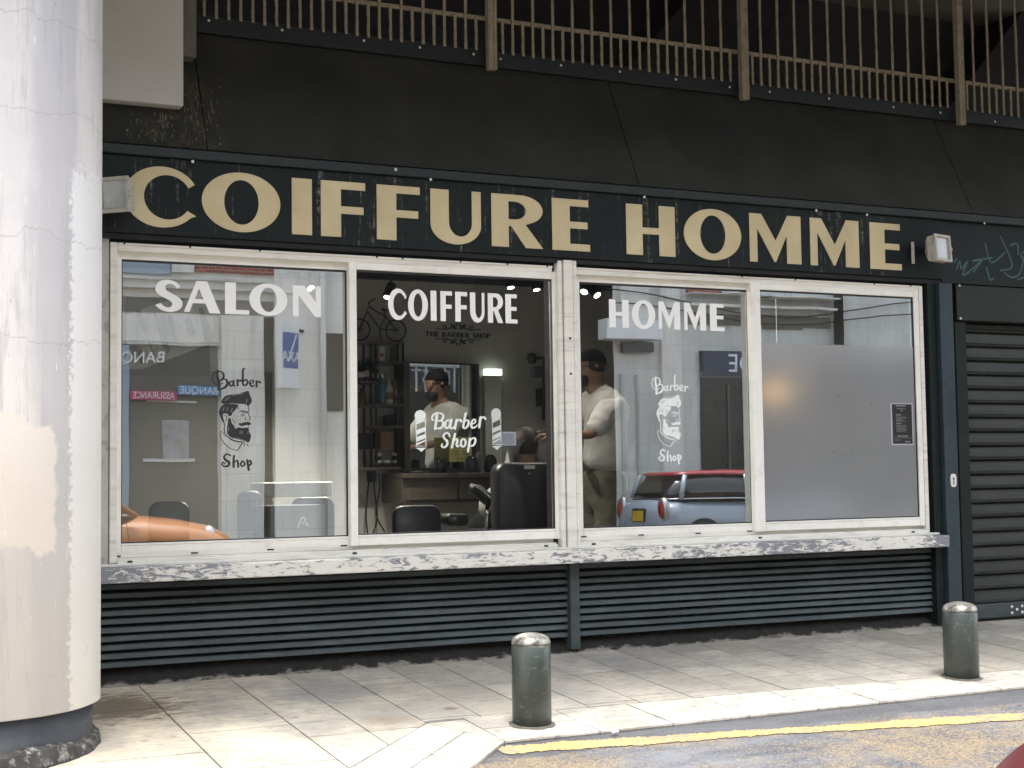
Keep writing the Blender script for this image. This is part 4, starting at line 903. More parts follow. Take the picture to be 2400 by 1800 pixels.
# ================================================================== THE STREET OPPOSITE (seen in the panes and in the mirror)
def O(px, py, Y=15.5):
    v = P(px, py, Y); return Vector((v.x, .07-Y, v.z))
YW = .07-15.5
def ob(b, px0, py0, px1, py1, front, back=0.0, Y=15.5):
    a, c_ = O(px0, py0, Y), O(px1, py1, Y); return b.box(a.x, c_.x, .07-Y+front, .07-Y-back, c_.z, a.z)
tag(MB().box(-60, 60, -22, -14.0, -.6, -.28).build('opposite_pavement', M_CONC), kind='structure')
M_PALE = mat('pale_stucco', (.78, .775, .75), .85, var=.10, scale=.8, dirt=(.45, .45, .44), dirt_amt=.6, stretch=(1, 1, .5))
M_PALE2 = mat('pale_stucco_grey', (.58, .585, .57), .85, var=.14, scale=.9, dirt=(.36, .36, .36), dirt_amt=.7, stretch=(1.4, 1, .35))
def blocks(name, col, col2, sw=.9, sh_=.45):
    k = NT(name); br_ = k.n('ShaderNodeTexBrick'); br_.inputs['Scale'].default_value = 1.0; br_.inputs['Brick Width'].default_value = sw; br_.inputs['Row Height'].default_value = sh_; br_.inputs['Mortar Size'].default_value = .008; br_.inputs['Mortar Smooth'].default_value = .4
    br_.inputs['Color1'].default_value = (*col, 1); br_.inputs['Color2'].default_value = (*[x_*.93 for x_ in col], 1); br_.inputs['Mortar'].default_value = (*[x_*.72 for x_ in col], 1)
    mp = k.n('ShaderNodeMapping'); mp.inputs['Rotation'].default_value = (PI/2, 0, 0); g_ = k.n('ShaderNodeTexCoord'); k.l(g_.outputs['Object'], mp.inputs['Vector']); k.l(mp.outputs[0], br_.inputs['Vector'])
    n1 = k.noise(k.coord((1, 1, .3)), 1.6, 7, .7); n2 = k.noise(k.coord((5, 5, .5)), 1.5, 6, .7); n3 = k.noise(k.coord((1, 1, 1)), 6, 5, .65)
    c = k.mix(k.ramp(n1, [(.42, 0), (.68, .75)]), br_.outputs['Color'], col2); c = k.mix(k.ramp(n2, [(.52, 0), (.72, .55)]), c, tuple(x_*.6 for x_ in col2)); c = k.mix(k.ramp(n3, [(.45, 0), (.75, .3)]), c, tuple(x_*.7 for x_ in col))
    k.principled(c, .85, 0, n3, .2, .01); return k.m
M_PALE = blocks('pale_stucco_blocks', (.80, .79, .75), (.58, .58, .56)); M_PALE2 = blocks('grey_stone_blocks', (.66, .67, .65), (.42, .42, .41))
M_DKGL = mat('street_window', (.016, .016, .015), .12, var=.3, scale=1, bump=0)
M_TAUPE = mat('taupe_front', (.12, .115, .10), .5, var=.15, scale=1)
k = NT('red_brick'); br_ = k.n('ShaderNodeTexBrick'); br_.inputs['Scale'].default_value = 4.2; br_.inputs['Color1'].default_value = (.36, .11, .07, 1); br_.inputs['Color2'].default_value = (.27, .08, .06, 1); br_.inputs['Mortar'].default_value = (.38, .35, .32, 1); br_.inputs['Mortar Size'].default_value = .02
mp = k.n('ShaderNodeMapping'); mp.inputs['Rotation'].default_value = (PI/2, 0, 0); g_ = k.n('ShaderNodeTexCoord'); k.l(g_.outputs['Object'], mp.inputs['Vector']); k.l(mp.outputs[0], br_.inputs['Vector']); k.principled(br_.outputs['Color'], .85); M_BRICK = k.m
XB1 = O(817, 900).x; XB2 = O(1440, 900).x
bank = thing('bank_building', 'pale stuccoed bank across the street with brick band, reflected in the SALON pane', 'building', (1.5, YW, -.28))
MB().box(-26, XB1, YW, YW-8, -.28, 9).build('wall', M_PALE, bank)
b = MB(); ob(b, 270, 650, 660, 662, .09); ob(b, 270, 672, 690, 688, .12); b.box(-26, O(270, 650).x-.01, YW, YW+.1, O(300, 690).z, O(300, 650).z); b.build('cornice', M_PALE2, bank)
b = MB(); ob(b, 455, 575, 640, 646, .05); b.build('brick_panel', M_BRICK, bank)
M_SLATE = mat('blue_shutter', (.30, .38, .46), .5, var=.1, scale=2)
b = MB(); ob(b, 265, 580, 398, 643, .06); b.build('balcony_panel', M_SLATE, bank)
b = MB(); ob(b, 400, 580, 453, 640, .08); b.build('stone_pier', M_PALE, bank)
b = MB(); ob(b, 270, 694, 640, 742, .015); b.build('dark_frieze', mat('frieze_grey', (.20, .19, .17), .8, var=.25, scale=2), bank)  # darker grey band below the cornice
b = MB(); ob(b, 640, 560, 755, 1290, .10); ob(b, 515, 740, 615, 1290, .12); b.build('pilaster', M_PALE, bank)
b = MB(); ob(b, 268, 745, 512, 805, .03); b.build('lintel', M_PALE, bank)
b = MB(); ob(b, 262, 808, 510, 1275, .02); win = b.build('bank_window', M_TAUPE, bank)
b = MB(); ob(b, 262, 808, 300, 1275, .05); b.build('frame', M_SLATE, win)
b = MB(); ob(b, 262, 806, 526, 812, .06); b.build('head_trim', M_PALE2, win)
for c4 in ((345, 938, 460, 943), (335, 1076, 455, 1082)): b = MB(); ob(b, *c4, .05); b.build('sill', M_PALE2, win)
b = MB(); ob(b, 380, 985, 440, 1075, .04); b.build('poster', mat('window_poster', (.30, .31, .32), .5, var=.4, scale=6), win)
b = MB(); ob(b, 618, 745, 668, 1290, .03); b.build('doorway', M_DKGL, bank)
b = MB(); ob(b, 757, 782, 815, 965, .03); b.build('window', M_DKGL, bank)
b = MB(); b.tube([O(752, 560)+Vector((0, .16, 0)), O(752, 1270)+Vector((0, .16, 0))], .05); b.build('downpipe', M_PALE2, bank)
M_SIGNW = mat('sign_white', (.72, .74, .76), .5, var=.04)
def strip_sign(px0, py0, px1, py1, txt, m_, label, size, mt, fr=.09):
    a, c_ = O(px0, py0), O(px1, py1); t = thing('shop_sign', label, 'sign', ((a.x+c_.x)/2, YW, (a.z+c_.z)/2))
    if m_: MB().box(a.x, c_.x, YW+.03, YW+fr, c_.z, a.z).build('sign_panel', m_, t, .004)
    h_ = a.z-c_.z
    tt = text_obj(txt, 'lettering', size, ((a.x+c_.x)/2, YW+fr+.006, (a.z+c_.z)/2-.0), PI, mt, t)
    wd = max(v.co.x for v in tt.data.vertices)-min(v.co.x for v in tt.data.vertices); tt.scale.x = .9*abs(c_.x-a.x)/wd
    return t
strip_sign(303, 917, 412, 939, 'ASSURANCE', mat('magenta_sign', (.42, .03, .13), .5, var=.05), 'magenta banner reading ASSURANCE on the bank window opposite', .15, M_SIGNW)
strip_sign(415, 905, 512, 926, 'BANQUE', mat('sky_blue_sign', (.08, .26, .52), .5, var=.05), 'sky blue banner reading BANQUE on the bank window opposite', .15, M_SIGNW, .10)
strip_sign(225, 826, 391, 852, 'BANQUE', None, 'white raised letters BANQUE over the bank window opposite', .24, M_SIGNW)
# projecting blade sign
a, c_ = O(640, 760), O(668, 910)
bl = thing('projecting_sign', 'white and blue AXA blade sign jutting from the bank wall opposite', 'sign', (a.x, YW, (a.z+c_.z)/2))
bx0 = O(637, 800).x; bz0, bz1 = O(650, 912).z, O(650, 765).z
bm_ = Matrix.Translation((bx0+.16, YW+.34, 0)) @ Matrix.Rotation(math.radians(-38), 4, 'Z')
def TB(b): b.v = [tuple(bm_ @ Vector(v)) for v in b.v]; return b
TB(MB().box(-.24, .24, -.05, .05, bz0, bz1)).build('sign_panel', M_SIGNW, bl, .006)
TB(MB().box(-.20, .20, .0505, .055, bz0+.32, bz1-.14)).build('blue_field', mat('axa_blue', (.03, .09, .34), .5, var=.03), bl)
tt = text_obj('AXA', 'lettering', .23, bm_ @ Vector((0, .060, (bz0+bz1)/2-.02)), PI-math.radians(38), M_SIGNW, bl); 
TB(MB().add([(-.10, .0600, bz0+.42), (-.07, .0600, bz0+.42), (.16, .0600, bz1-.16), (.12, .0600, bz1-.16)], [(0, 1, 2, 3)])).build('slash', M_SIGNW, bl)
TB(MB().box(.22, .5, -.02, .02, bz1-.1, bz1-.06)).build('arm', M_DKGL, bl)
# dark clad building in the middle
dk = thing('dark_building', 'tall dark clad building across the street, reflected in the COIFFURE pane', 'building', ((XB1+XB2)/2, YW, -.28))
M_CLAD = mat('dark_cladding', (.006, .006, .0065), .9, var=.3, scale=1.2, spec=.03)
MB().box(XB1+.01, XB2-.01, YW, YW-8, -.28, 9).build('wall', M_CLAD, dk)
b = MB()
for i in range(4): b.box(XB1+.2+i*.85, XB1+.9+i*.85, YW+.001, YW+.03, .4, 2.6)
b.build('shopfront_glass', mat('dim_glass', (.004, .004, .005), .7, spec=.05, var=.3), dk)
# stone building with dark shop
st_ = thing('stone_building', 'pale grey stone building across the street with a dark shopfront, reflected in the HOMME pane', 'building', (12, YW, -.28))
MB().box(XB2, 30, YW, YW-8, -.28, 9).build('wall', M_PALE2, st_)
b = MB(); ob(b, 1450, 560, 1520, 760, .06); ob(b, 1540, 560, 1600, 1260, .09); b.build('pilaster', M_PALE, st_)
b = MB(); ob(b, 1608, 655, 1692, 690, .03); b.build('brick_panel', M_BRICK, st_)
b = MB(); ob(b, 1608, 690, 1940, 704, .30); ob(b, 1608, 712, 1940, 732, .22); ob(b, 1780, 700, 1935, 708, .4); b.build('cornice', M_PALE, st_)
b = MB(); ob(b, 1690, 680, 1735, 694, .35); b.build('wall_lamp_box', M_SIGNW, st_)
b = MB(); ob(b, 1605, 733, 1940, 772, .02); ob(b, 1780, 738, 1875, 776, .025); b.build('dark_frieze', mat('frieze_taupe', (.16, .15, .13), .8, var=.2), st_)  # darker taupe band below the cornice
b = MB(); ob(b, 1455, 803, 1525, 828, .10); b.build('fanlight', M_DKGL, st_)
b = MB(); ob(b, 1452, 878, 1465, 1260, .06); ob(b, 1490, 880, 1502, 1260, .06); b.build('door_stile', mat('grey_door', (.42, .43, .42), .6, var=.2), st_)
b = MB(); ob(b, 1945, 640, 1962, 1260, .3); b.build('corner_pipe', M_DKGL, st_)
b = MB(); ob(b, 1638, 823, 2600, 1200, .05); sf_ = b.build('shopfront', M_DKGL, st_)
b = MB(); ob(b, 1638, 884, 2600, 890, .09); b.build('transom', mat('transom_grey', (.2, .2, .21), .5), sf_)
b = MB()
for i in range(9): xx = O(1700, 900).x+.9*i; b.box(xx, xx+.05, YW+.05, YW+.08, -.2, 2.6)
b.build('mullion', mat('mullion_grey', (.06, .06, .06), .5), sf_)
a, c_ = O(1395, 753), O(1525, 802); pb_ = thing('wall_box', 'pale boxed notice fixed to the stone wall opposite', 'wall box', ((a.x+c_.x)/2, YW, c_.z))
MB().box(a.x, c_.x, YW+.1, YW+.45, c_.z, a.z).build('case', M_SIGNW, pb_, .01)
for zz_, sg_ in ((4.05, .25), (4.3, .35)):
    cbp = [(O(1420, 900).x+i*.8, YW+.12+.02*math.sin(i*2.1), zz_-sg_*math.sin(PI*i/9)+.06*math.sin(i)) for i in range(10)]
    o = MB().tube(crom(cbp, 4), .014, 5).build('facade_cable', M_DKGL, st_)
a, c_ = O(1645, 828), O(1645, 878); bs = thing('shop_sign', 'navy fascia sign with big white letters BASTIDE on the dark shopfront opposite', 'sign', (12.2, YW, a.z))
MB().box(O(1638, 825).x, 17.6, YW+.055, YW+.12, c_.z-.02, a.z+.02).build('sign_panel', mat('navy_sign', (.035, .045, .075), .5, var=.06), bs, .005)
tt = text_obj('BASTIDE', 'lettering', (a.z-c_.z)*1.15, (O(1684, 850).x+1.05, YW+.126, (a.z+c_.z)/2), PI, mat('sign_letter_white', (.62, .68, .78), .5, var=.03), bs, xs=1.05)
gq = thing('window_grille', 'white vertical bar grille in front of the dark shopfront opposite', 'grille', (13.5, YW, -.2))
M_GRW = mat('grille_white', (.6, .62, .64), .5, var=.05)
for i in range(22): xx = 11.9+.26*i; MB().box(xx, xx+.04, YW+.24, YW+.28, -.28, 3.3).build('bar', M_GRW, gq)
for zz in (-.1, 3.22): MB().box(11.85, 17.5, YW+.285, YW+.31, zz, zz+.05).build('rail', M_GRW, gq)
b = MB(); b.lathe([(.0, 0), (.11, .05), (.12, .16), (.09, .2)], (O(1750, 935).x+.3, YW+.4, O(1750, 935).z), 16)
pl_ = b.build('pendant_lamp', emit('pendant_glow', (1, .58, .22), 3)); tag(pl_, 'glowing amber pendant lamp in the dark shopfront opposite', 'lamp')
# ------------------------------------------------------------------ cars
M_TYRE = mat('tyre', (.018, .018, .019), .8, var=.2); M_RIM = mat('rim', (.45, .45, .46), .35, metal=.8, var=.1); M_CGL = mat('car_glass', (.012, .013, .014), .05, var=.1, bump=0, spec=.8)
M_RED = mat('tail_red', (.30, .006, .008), .15, var=.2, bump=0, spec=.8); M_HL = mat('headlight', (.65, .70, .75), .12, var=.2, metal=.5, bump=0); M_TRIM = mat('black_trim', (.015, .015, .016), .5)
def paint(name, c):
    k = NT(name); p_ = k.principled(c, .3, 0); p_.inputs['Coat Weight'].default_value = .8; p_.inputs['Coat Roughness'].default_value = .05; return k.m
def car(name, label, cat_, x, y, head, body_m, roof_m, plate_m):
    t = thing('parked_car', label, cat_, (x, y, gz(y)), 'cars parked in the street', rotz=head)
    def sec(xx, hw, z0, z1, n=28):
        zc_, hz = (z0+z1)/2, (z1-z0)/2
        return [(xx, hw*math.copysign(abs(math.cos(a))**.55, math.cos(a)), zc_+hz*math.copysign(abs(math.sin(a))**.6, math.sin(a))) for a in (2*PI*i/n for i in range(n))]
    stn = [(-1.93, .60, .42, .72), (-1.90, .72, .33, .86), (-1.82, .80, .26, .93), (-1.6, .845, .2, .975), (-1.0, .865, .18, .985), (0, .87, .18, .965), (.6, .868, .18, .955), (.95, .86, .18, .945), (1.35, .845, .19, .90), (1.65, .80, .22, .83), (1.82, .72, .28, .74), (1.90, .60, .36, .64)]
    MB().loft([sec(*q_) for q_ in stn]).build('body', body_m, t, local=True)
    def outline(x0, x1, hw, z, n=32, e=.45):
        c_, h_ = (x0+x1)/2, (x1-x0)/2
        return [(c_+h_*math.copysign(abs(math.cos(a))**e, math.cos(a)), hw*math.copysign(abs(math.sin(a))**e, math.sin(a)), z) for a in (2*PI*i/n for i in range(n))]
    MB().loft([outline(-1.80, .98, .80, .93), outline(-1.72, .70, .755, 1.1), outline(-1.55, .35, .68, 1.335)]).build('cabin_glass', M_CGL, t, local=True)
    MB().loft([outline(-1.60, .36, .70, 1.333), outline(-1.62, .34, .70, 1.355), outline(-1.5, .22, .66, 1.395), outline(-1.1, -.1, .45, 1.415)]).build('roof', roof_m, t, local=True)
    pb_ = MB()
    for s_ in (-1, 1):
        pb_.tube([(-1.60, s_*.775, .95), (-1.47, s_*.69, 1.335)], .045, 6); pb_.tube([(.88, s_*.775, .94), (.30, s_*.675, 1.335)], .032, 6); pb_.tube([(-.30, s_*.79, .95), (-.33, s_*.69, 1.335)], .03, 6)
    pb_.build('window_pillars', body_m, t, local=True)
    MB().loft([outline(-1.79, .96, .83, .948), outline(-1.79, .96, .815, .966)]).build('belt_trim', M_RIM, t, local=True)
    for s_ in (-1, 1):
        for xx in (-.42, .80):
            MB().tube([(xx, s_*.866, .30), (xx+.01, s_*.8675, .60), (xx-.03, s_*.857, .90)], .004, 5).build('door_seam', M_TRIM, t, local=True)
        MB().box(-.30, -.12, s_*.862, s_*.880, .80, .825).build('door_handle', M_RIM, t, .005, local=True)
    MB().box(-1.955, -1.80, -.78, .78, .40, .47).build('rear_bumper_strip', M_TRIM, t, .01, local=True)
    for sx in (-1.22, 1.22):
        for s_ in (-1, 1):
            MB().lathe([(.0, -.01), (.355, -.01), (.355, .004)], (sx, s_*.862, .30), 32, 'y').build('wheel_arch', M_TRIM, t, local=True)
            w_ = MB().lathe([(.20, -.10), (.295, -.10), (.305, -.05), (.305, .05), (.295, .1), (.2, .1)], (sx, s_*.80, .30), 32, 'y').build('wheel', M_TYRE, t, local=True)
            MB().lathe([(.0, -.085), (.06, -.08), (.19, -.05), (.2, -.085), (.21, -.085), (.21, .085), (.0, .085)], (sx, s_*.80, .30), 24, 'y').build('rim', M_RIM, w_, local=True)
    for s_ in (-1, 1):
        r_ = MB().lathe([(0, -.11), (.06, -.10), (.10, -.05), (.112, 0), (.10, .05), (.06, .1), (0, .11)], (0, 0, 0), 20, 'x')
        r_.v = [(v[0]*.75-1.845, v[1]*1.15+s_*.66, v[2]*1.75+.77) for v in r_.v]; l_ = r_.build('tail_light', M_RED, t, local=True)
        r_ = MB().lathe([(.105, -.06), (.13, -.02), (.13, .02), (.1, .05)], (0, 0, 0), 20, 'x'); r_.v = [(v[0]-1.845, v[1]*1.1+s_*.66, v[2]*1.65+.77) for v in r_.v]; r_.build('chrome_ring', M_RIM, l_, local=True)
        r_ = MB().lathe([(0, -.09), (.08, -.06), (.115, 0), (.09, .06), (0, .09)], (0, 0, 0), 20, 'x'); r_.v = [(v[0]*.8+1.60, v[1]+s_*.60, v[2]+.72) for v in r_.v]; r_.build('headlight', M_HL, t, local=True)
        r_ = MB().lathe([(0, -.07), (.07, -.05), (.09, 0), (.07, .05), (0, .07)], (0, 0, 0), 14, 'x'); r_.v = [(v[0]+.62, v[1]*1.2+s_*.95, v[2]*.9+1.0) for v in r_.v]; r_.build('wing_mirror', M_TRIM, t, local=True)
    MB().box(-1.945, -1.90, -.22, .22, .58, .80).build('plate_recess', M_TRIM, t, .02, local=True)
    p_ = MB().box(-1.952, -1.947, -.17, .17, .60, .765).build('number_plate', plate_m, t, local=True)
    return t
a = P(1548, 1190, 12.55); mini = car('mini', 'silver hatchback with red roof parked across the street, reflected under HOMME', 'car', a.x+2.02, .07-12.55-.84, 0, paint('silver_blue_paint', (.30, .35, .42)), paint('red_roof_paint', (.32, .02, .03)), mat('yellow_plate', (.55, .38, .03), .4))
a = P(512, 1240, 8.4); oc_ = car('orange', 'orange car parked behind the viewer, its bonnet reflected in the SALON pane', 'car', a.x-1.84, .07-8.4-.9, 0, paint('orange_paint', (.46, .17, .045)), paint('orange_roof', (.46, .17, .045)), M_SIGNW); oc_.scale = (1.12, 1.05, 1.12)
r0 = P(2372, 1766, -3.75)+Vector((.095, 0, -.02)); gzr = gz(-3.75)
rbm = thing('red_stand_in', 'dark red rounded shape standing in for a car wing in the bottom right corner', 'stand-in', (r0.x+.5, -3.75, gzr))  # stand-in for a red car wing, kept low so the panes miss it
rgs = []
for i in range(9):
    t_ = i/8; zz = gzr+.62*(r0.z-gzr)/.30*t_*.62
hgt = (r0.z-gzr)+.06
prof_ = [(0, .34), (.25, .30), (.5, .24), (.72, .18), (.88, .11), (.97, .05), (1.0, .0)]
vsr = []
for (u, w_) in prof_:
    x0_ = r0.x+.02-(w_-.13)*.9
    ring = [(x0_+.30*0+(1.6-x0_+r0.x)*(.5-.5*math.cos(a)) if False else (x0_ if math.cos(a) < 0 else r0.x+1.7)+(w_*.5+.02)*math.cos(a)*.5, -3.75+(w_*.5+.05)*math.sin(a), gzr+.004+hgt*u) for a in (2*PI*i/24+.01 for i in range(24))]
    rgs.append(ring)
MB().loft(rgs).build('stand_in_body', mat('stand_in_red', (.055, .005, .008), .5, var=.15, scale=3), rbm, subsurf=1)
MB().box(r0.x+.25, r0.x+1.4, -3.95, -3.55, gzr-.01, gzr+.012).build('stand_in_base', M_TYRE, rbm)

# ================================================================== SALON INTERIOR
FZ = .08
M_INW = mat('interior_wall', (.46, .445, .41), .85, var=.06, scale=1.2)
M_INT = mat('taupe_interior', (.13, .125, .11), .8, var=.1, scale=1.2)
M_INC = mat('dark_ceiling', (.02, .02, .02), .8, var=.2)
M_WOOD = mat('dark_wood', (.07, .055, .043), .5, var=.3, scale=3, stretch=(.4, 3, 3))
M_MATB = mat('matt_black', (.012, .012, .013), .5, var=.15)
M_LEATH = mat('black_leather', (.010, .011, .013), .42, var=.2, scale=5, bump=.2)
M_CHROME = mat('chrome', (.55, .55, .55), .18, metal=1.0, var=.05, bump=0)
RX0, RX1, RYB = -3.05, 3.5, 2.86
room = thing('salon_room', 'interior of the barber salon with pale walls and black ceiling behind the windows', 'room', (0, 1.5, FZ))
MB().box(RX0, RX1, .0905, RYB+.2, -.05, FZ).build('floor', mat('salon_floor', (.16, .15, .135), .4, var=.15), room)
MB().box(RX0, RX1, RYB, RYB+.18, FZ+.001, 2.6).build('back_wall', M_INW, room)
MB().box(RX0-.1, RX0-.001, .13, RYB-.002, FZ+.001, 2.6).build('side_wall', M_INT, room)
MB().box(RX1+.001, RX1+.1, .13, RYB-.002, FZ+.001, 2.6).build('side_wall', M_INW, room)
MB().box(RX0, RX1, .0905, .129, FZ+.001, .592).build('knee_wall', M_INT, room)
MB().box(RX0, RX1, .1205, .16, 2.172, 2.45).build('head_wall', M_INC, room)
cb = MB().box(RX0, RX1, .13, RYB-.003, 2.455, 2.6)
for i in range(9): cb.box(RX0, RX1, .3+i*.29, .33+i*.29, 2.43, 2.4545)
cb.build('ceiling', M_INC, room)
a, c_ = P(1880, 690, 2.3), P(1640, 820, 2.85)
MB().box(-2.95, -.9, RYB-.03, RYB-.001, FZ, 1.75).build('taupe_panel', M_INT, room)
# small helper: box between two photo corners placed at depth Y
def pbx(b, px0, py0, px1, py1, Y, d):
    p_, q_ = P(px0, py0, Y), P(px1, py1, Y); return b.box(p_.x, q_.x, Y, Y+d, q_.z, p_.z)
# wall lettering THE BARBER SHOP with scrolls
YW2 = RYB-.002
dec = []
xs_ = 725
q = lambda x, y: (lambda v: (v.x, v.z))(P(800+x/3.687, 600+y/3.687, YW2))
wl = thing('wall_lettering', 'black THE BARBER SHOP lettering with scroll ornaments on the back wall of the salon', 'wall lettering', (P(990, 780, YW2).x, YW2, P(990, 780, YW2).z))
def wletters(s, x0, x1, y0):
    wds = {'T': .92, 'H': 1.0, 'E': .85, 'B': .88, 'A': 1.0, 'R': .95, 'S': .72, 'O': 1.0, 'P': .85, ' ': .5}
    tot = sum(wds[c]+.14 for c in s); u = (x1-x0)/tot; x = x0
    for c in s:
        if c != ' ':
            a = q(x, y0+(x-725)*.035+42); b_ = q(x+wds[c]*u, y0+(x-725)*.035)
            letter(c, a[0], b_[0], a[1], b_[1], YW2, .002, M_VINK, wl)
        x += (wds[c]+.14)*u
wletters('THE BARBER SHOP', 727, 1292, 652)
def spiral(cx_, cy_, r0, sgn, vs):
    return [(cx_+sgn*r0*(1-t*.8)*math.cos(PI*.2+t*3.6*PI), cy_+vs*r0*(1-t*.8)*math.sin(PI*.2+t*3.6*PI)) for t in (i/22 for i in range(23))]
for vs_, yc in ((1, 612), (-1, 740)):
    sl_ = []
    for sg in (-1, 1):
        cx_ = 1008; f_ = lambda x, y: (cx_+sg*x, yc+vs_*y+(cx_+sg*x-1008)*.03)
        sl_ += [([f_(30, 20), f_(60, 10), f_(90, 22), f_(120, 28)], [4, 9, 8, 4]), ([f_(p_[0], p_[1]) for p_ in spiral(118, 6, 24, 1, 1)], 6), ([f_(130, 25), f_(165, 18), f_(190, 22), f_(200, 10)], [5, 7, 6, 2]),
                ([f_(p_[0], p_[1]) for p_ in spiral(50, -2, 14, 1, -1)], 5), ([f_(12, 18), f_(30, -5), f_(60, -18), f_(75, -8)], [8, 10, 8, 3]), ([f_(10, -10), f_(18, -25), f_(4, -36)], [10, 10, 3]), ([f_(20, 24), f_(35, 5), f_(30, -12)], [8, 8, 4])]
    strokes('scroll_ornament', sl_, lambda p: q(*p), YW2, .002, M_VINK, wl)
# mirror and a second mirror strip with its bright reflection painted on
mc = P(1040, 975, 2.72); MY, MT = math.radians(6.2), math.radians(-.3)
mir = thing('wall_mirror', 'large dark framed mirror on the back wall reflecting the barber', 'mirror', tuple(mc), rotz=MY)
hw_, hh_ = .285, .385
MB().box(-hw_, hw_, 0, .012, -hh_, hh_).build('glass', mat('mirror_silver', (.80, .83, .82), .0, metal=1.0, var=0, bump=0), mir, local=True).rotation_euler.x = -MT
MATS['mirror_silver'].node_tree.nodes['Principled BSDF'].inputs['Roughness'].default_value = 0
for l_ in list(MATS['mirror_silver'].node_tree.links):
    if l_.to_socket.name in ('Roughness', 'Normal'): MATS['mirror_silver'].node_tree.links.remove(l_)
MATS['mirror_silver'].node_tree.nodes['Principled BSDF'].inputs['Roughness'].default_value = .0
b = MB().box(-hw_-.06, -hw_-.001, -.012, .07, -hh_-.02, hh_+.012).box(hw_+.001, hw_+.022, -.012, .07, -hh_-.02, hh_+.012).box(-hw_, hw_, -.010, .07, hh_+.001, hh_+.012)
b.build('frame', M_WOOD, mir, .003, local=True)
b = MB(); pbx(b, 1136, 880, 1177, 1092, 2.80, .05); lp_ = b.build('mirror_strip', mat('reflection_pale', (.56, .60, .54), .5, var=.03), None); tag(lp_, 'second mirror strip right of the mirror, its bright wall reflection painted as pale colour', 'wall panel')  # flat pale colour stands for the bright wall this strip reflects
b = MB(); pbx(b, 1139, 864, 1177, 879.5, 2.80, .05); gl_ = b.build('reflection_glow', emit('painted_glow', (.86, 1, .84), .75), lp_)  # emission stands in for the bright top of that reflection
# track spots
def spot(px, py, Y, aim, label, warm, on=True, en=72):
    p_ = P(px, py, Y); t = thing('track_spotlight', label, 'spotlight', tuple(p_), 'track spotlights on the salon ceiling')
    d = Vector(aim).normalized(); base = p_-d*.10
    b = MB(); b.tube([p_-d*.11, p_-d*.105, p_-d*.02, p_], [.02, .032, .036, .036], 14, smooth=False); b.build('lamp_body', M_MATB, t)
    MB().tube([Vector((p_.x, p_.y, 2.45)), base], .008, 6).build('stem', M_MATB, t)
    if on:
        e1 = d.cross(Vector((0, 0, 1))).normalized(); e2 = d.cross(e1)
        b = MB(); c_ = p_+d*.004; b.add([c_]+[c_+(e1*math.cos(a)+e2*math.sin(a))*.024+d*(-.002) for a in (2*PI*i/16 for i in range(16))], [(0, 1+i, 1+(i+1) % 16) for i in range(16)])
        b.build('lamp_face', emit('spot_warm' if warm else 'spot_white', (1, .78, .45) if warm else (1, .95, .85), 14 if warm else 9), t)
        l = bpy.data.lights.new('spot', 'SPOT'); l.energy = en; l.color = (1, .93, .82); l.spot_size = math.radians(130); l.spot_blend = .6; l.shadow_soft_size = .035
        lo = bpy.data.objects.new('lamp_light', l); link(lo, t); lo.location = d*.02; lo.rotation_euler = (-d).to_track_quat('Z', 'Y').to_euler()
spot(908, 697, 1.9, (-.4, -.25, -.9), 'black track spotlight above the toy bicycle with its lit face tipped down', True)
spot(1197, 674, 2.1, (.02, -.25, -.9), 'track spotlight above the R of COIFFURE, left one of a close pair', False, True, 3)
spot(1258, 679, 2.1, (.05, -.25, -.9), 'track spotlight near the upper right corner of the COIFFURE pane', False, True, 3)
spot(1369, 684, 1.3, (-.5, -.4, -.8), 'small white track spotlight just right of the central post', False, True, 5)
spot(1400, 692, 1.3, (.2, -.55, -.75), 'bright warm track spotlight right of the central post', True, True, 6)
spot(728, 675, 1.9, (.3, -.5, -.75), 'lit warm spotlight showing through the N of SALON', True, True, 30)
MB_ = MB(); MB_.box(-2.6, 2.9, 1.88, 1.92, 2.435, 2.4549); tag(MB_.build('light_track', M_MATB), 'black ceiling rail that carries the track spotlights', 'track')
# wall shelf unit of black pipe
YS = 2.68
su = thing('pipe_shelf', 'black metal pipe shelf unit crowded with bottles, left of the mirror', 'shelf', (P(890, 1095, YS).x, YS, P(890, 1095, YS).z))
b = MB()
for px in (868, 880, 931, 944): p0, p1 = P(px, 800, YS), P(px, 1097, YS); b.tube([p0, (p0.x, YS, p1.z)], .010, 8)
for px in (868, 944): p0, p1 = P(px, 800, YS), P(px, 1097, YS); b.tube([(p0.x, YS+.15, p0.z), (p0.x, YS+.15, p1.z)], .010, 8)
b.build('pipe_frame', M_MATB, su)
def shelf(px0, px1, py):
    p0, p1 = P(px0, py, YS), P(px1, py, YS); z = P(890, py, YS).z
    MB().box(p0.x, p1.x, YS-.012, YS+.16, z-.012, z+.006).build('shelf_board', M_WOOD, su, .002); return z
zs = {}
for nm, a_, b_, y_ in (('top', 830, 945, 801), ('b', 888, 943, 849), ('c', 830, 888, 895), ('d', 832, 944, 949), ('e', 866, 944, 1000), ('f', 832, 940, 1097)): zs[nm] = shelf(a_, b_, y_)
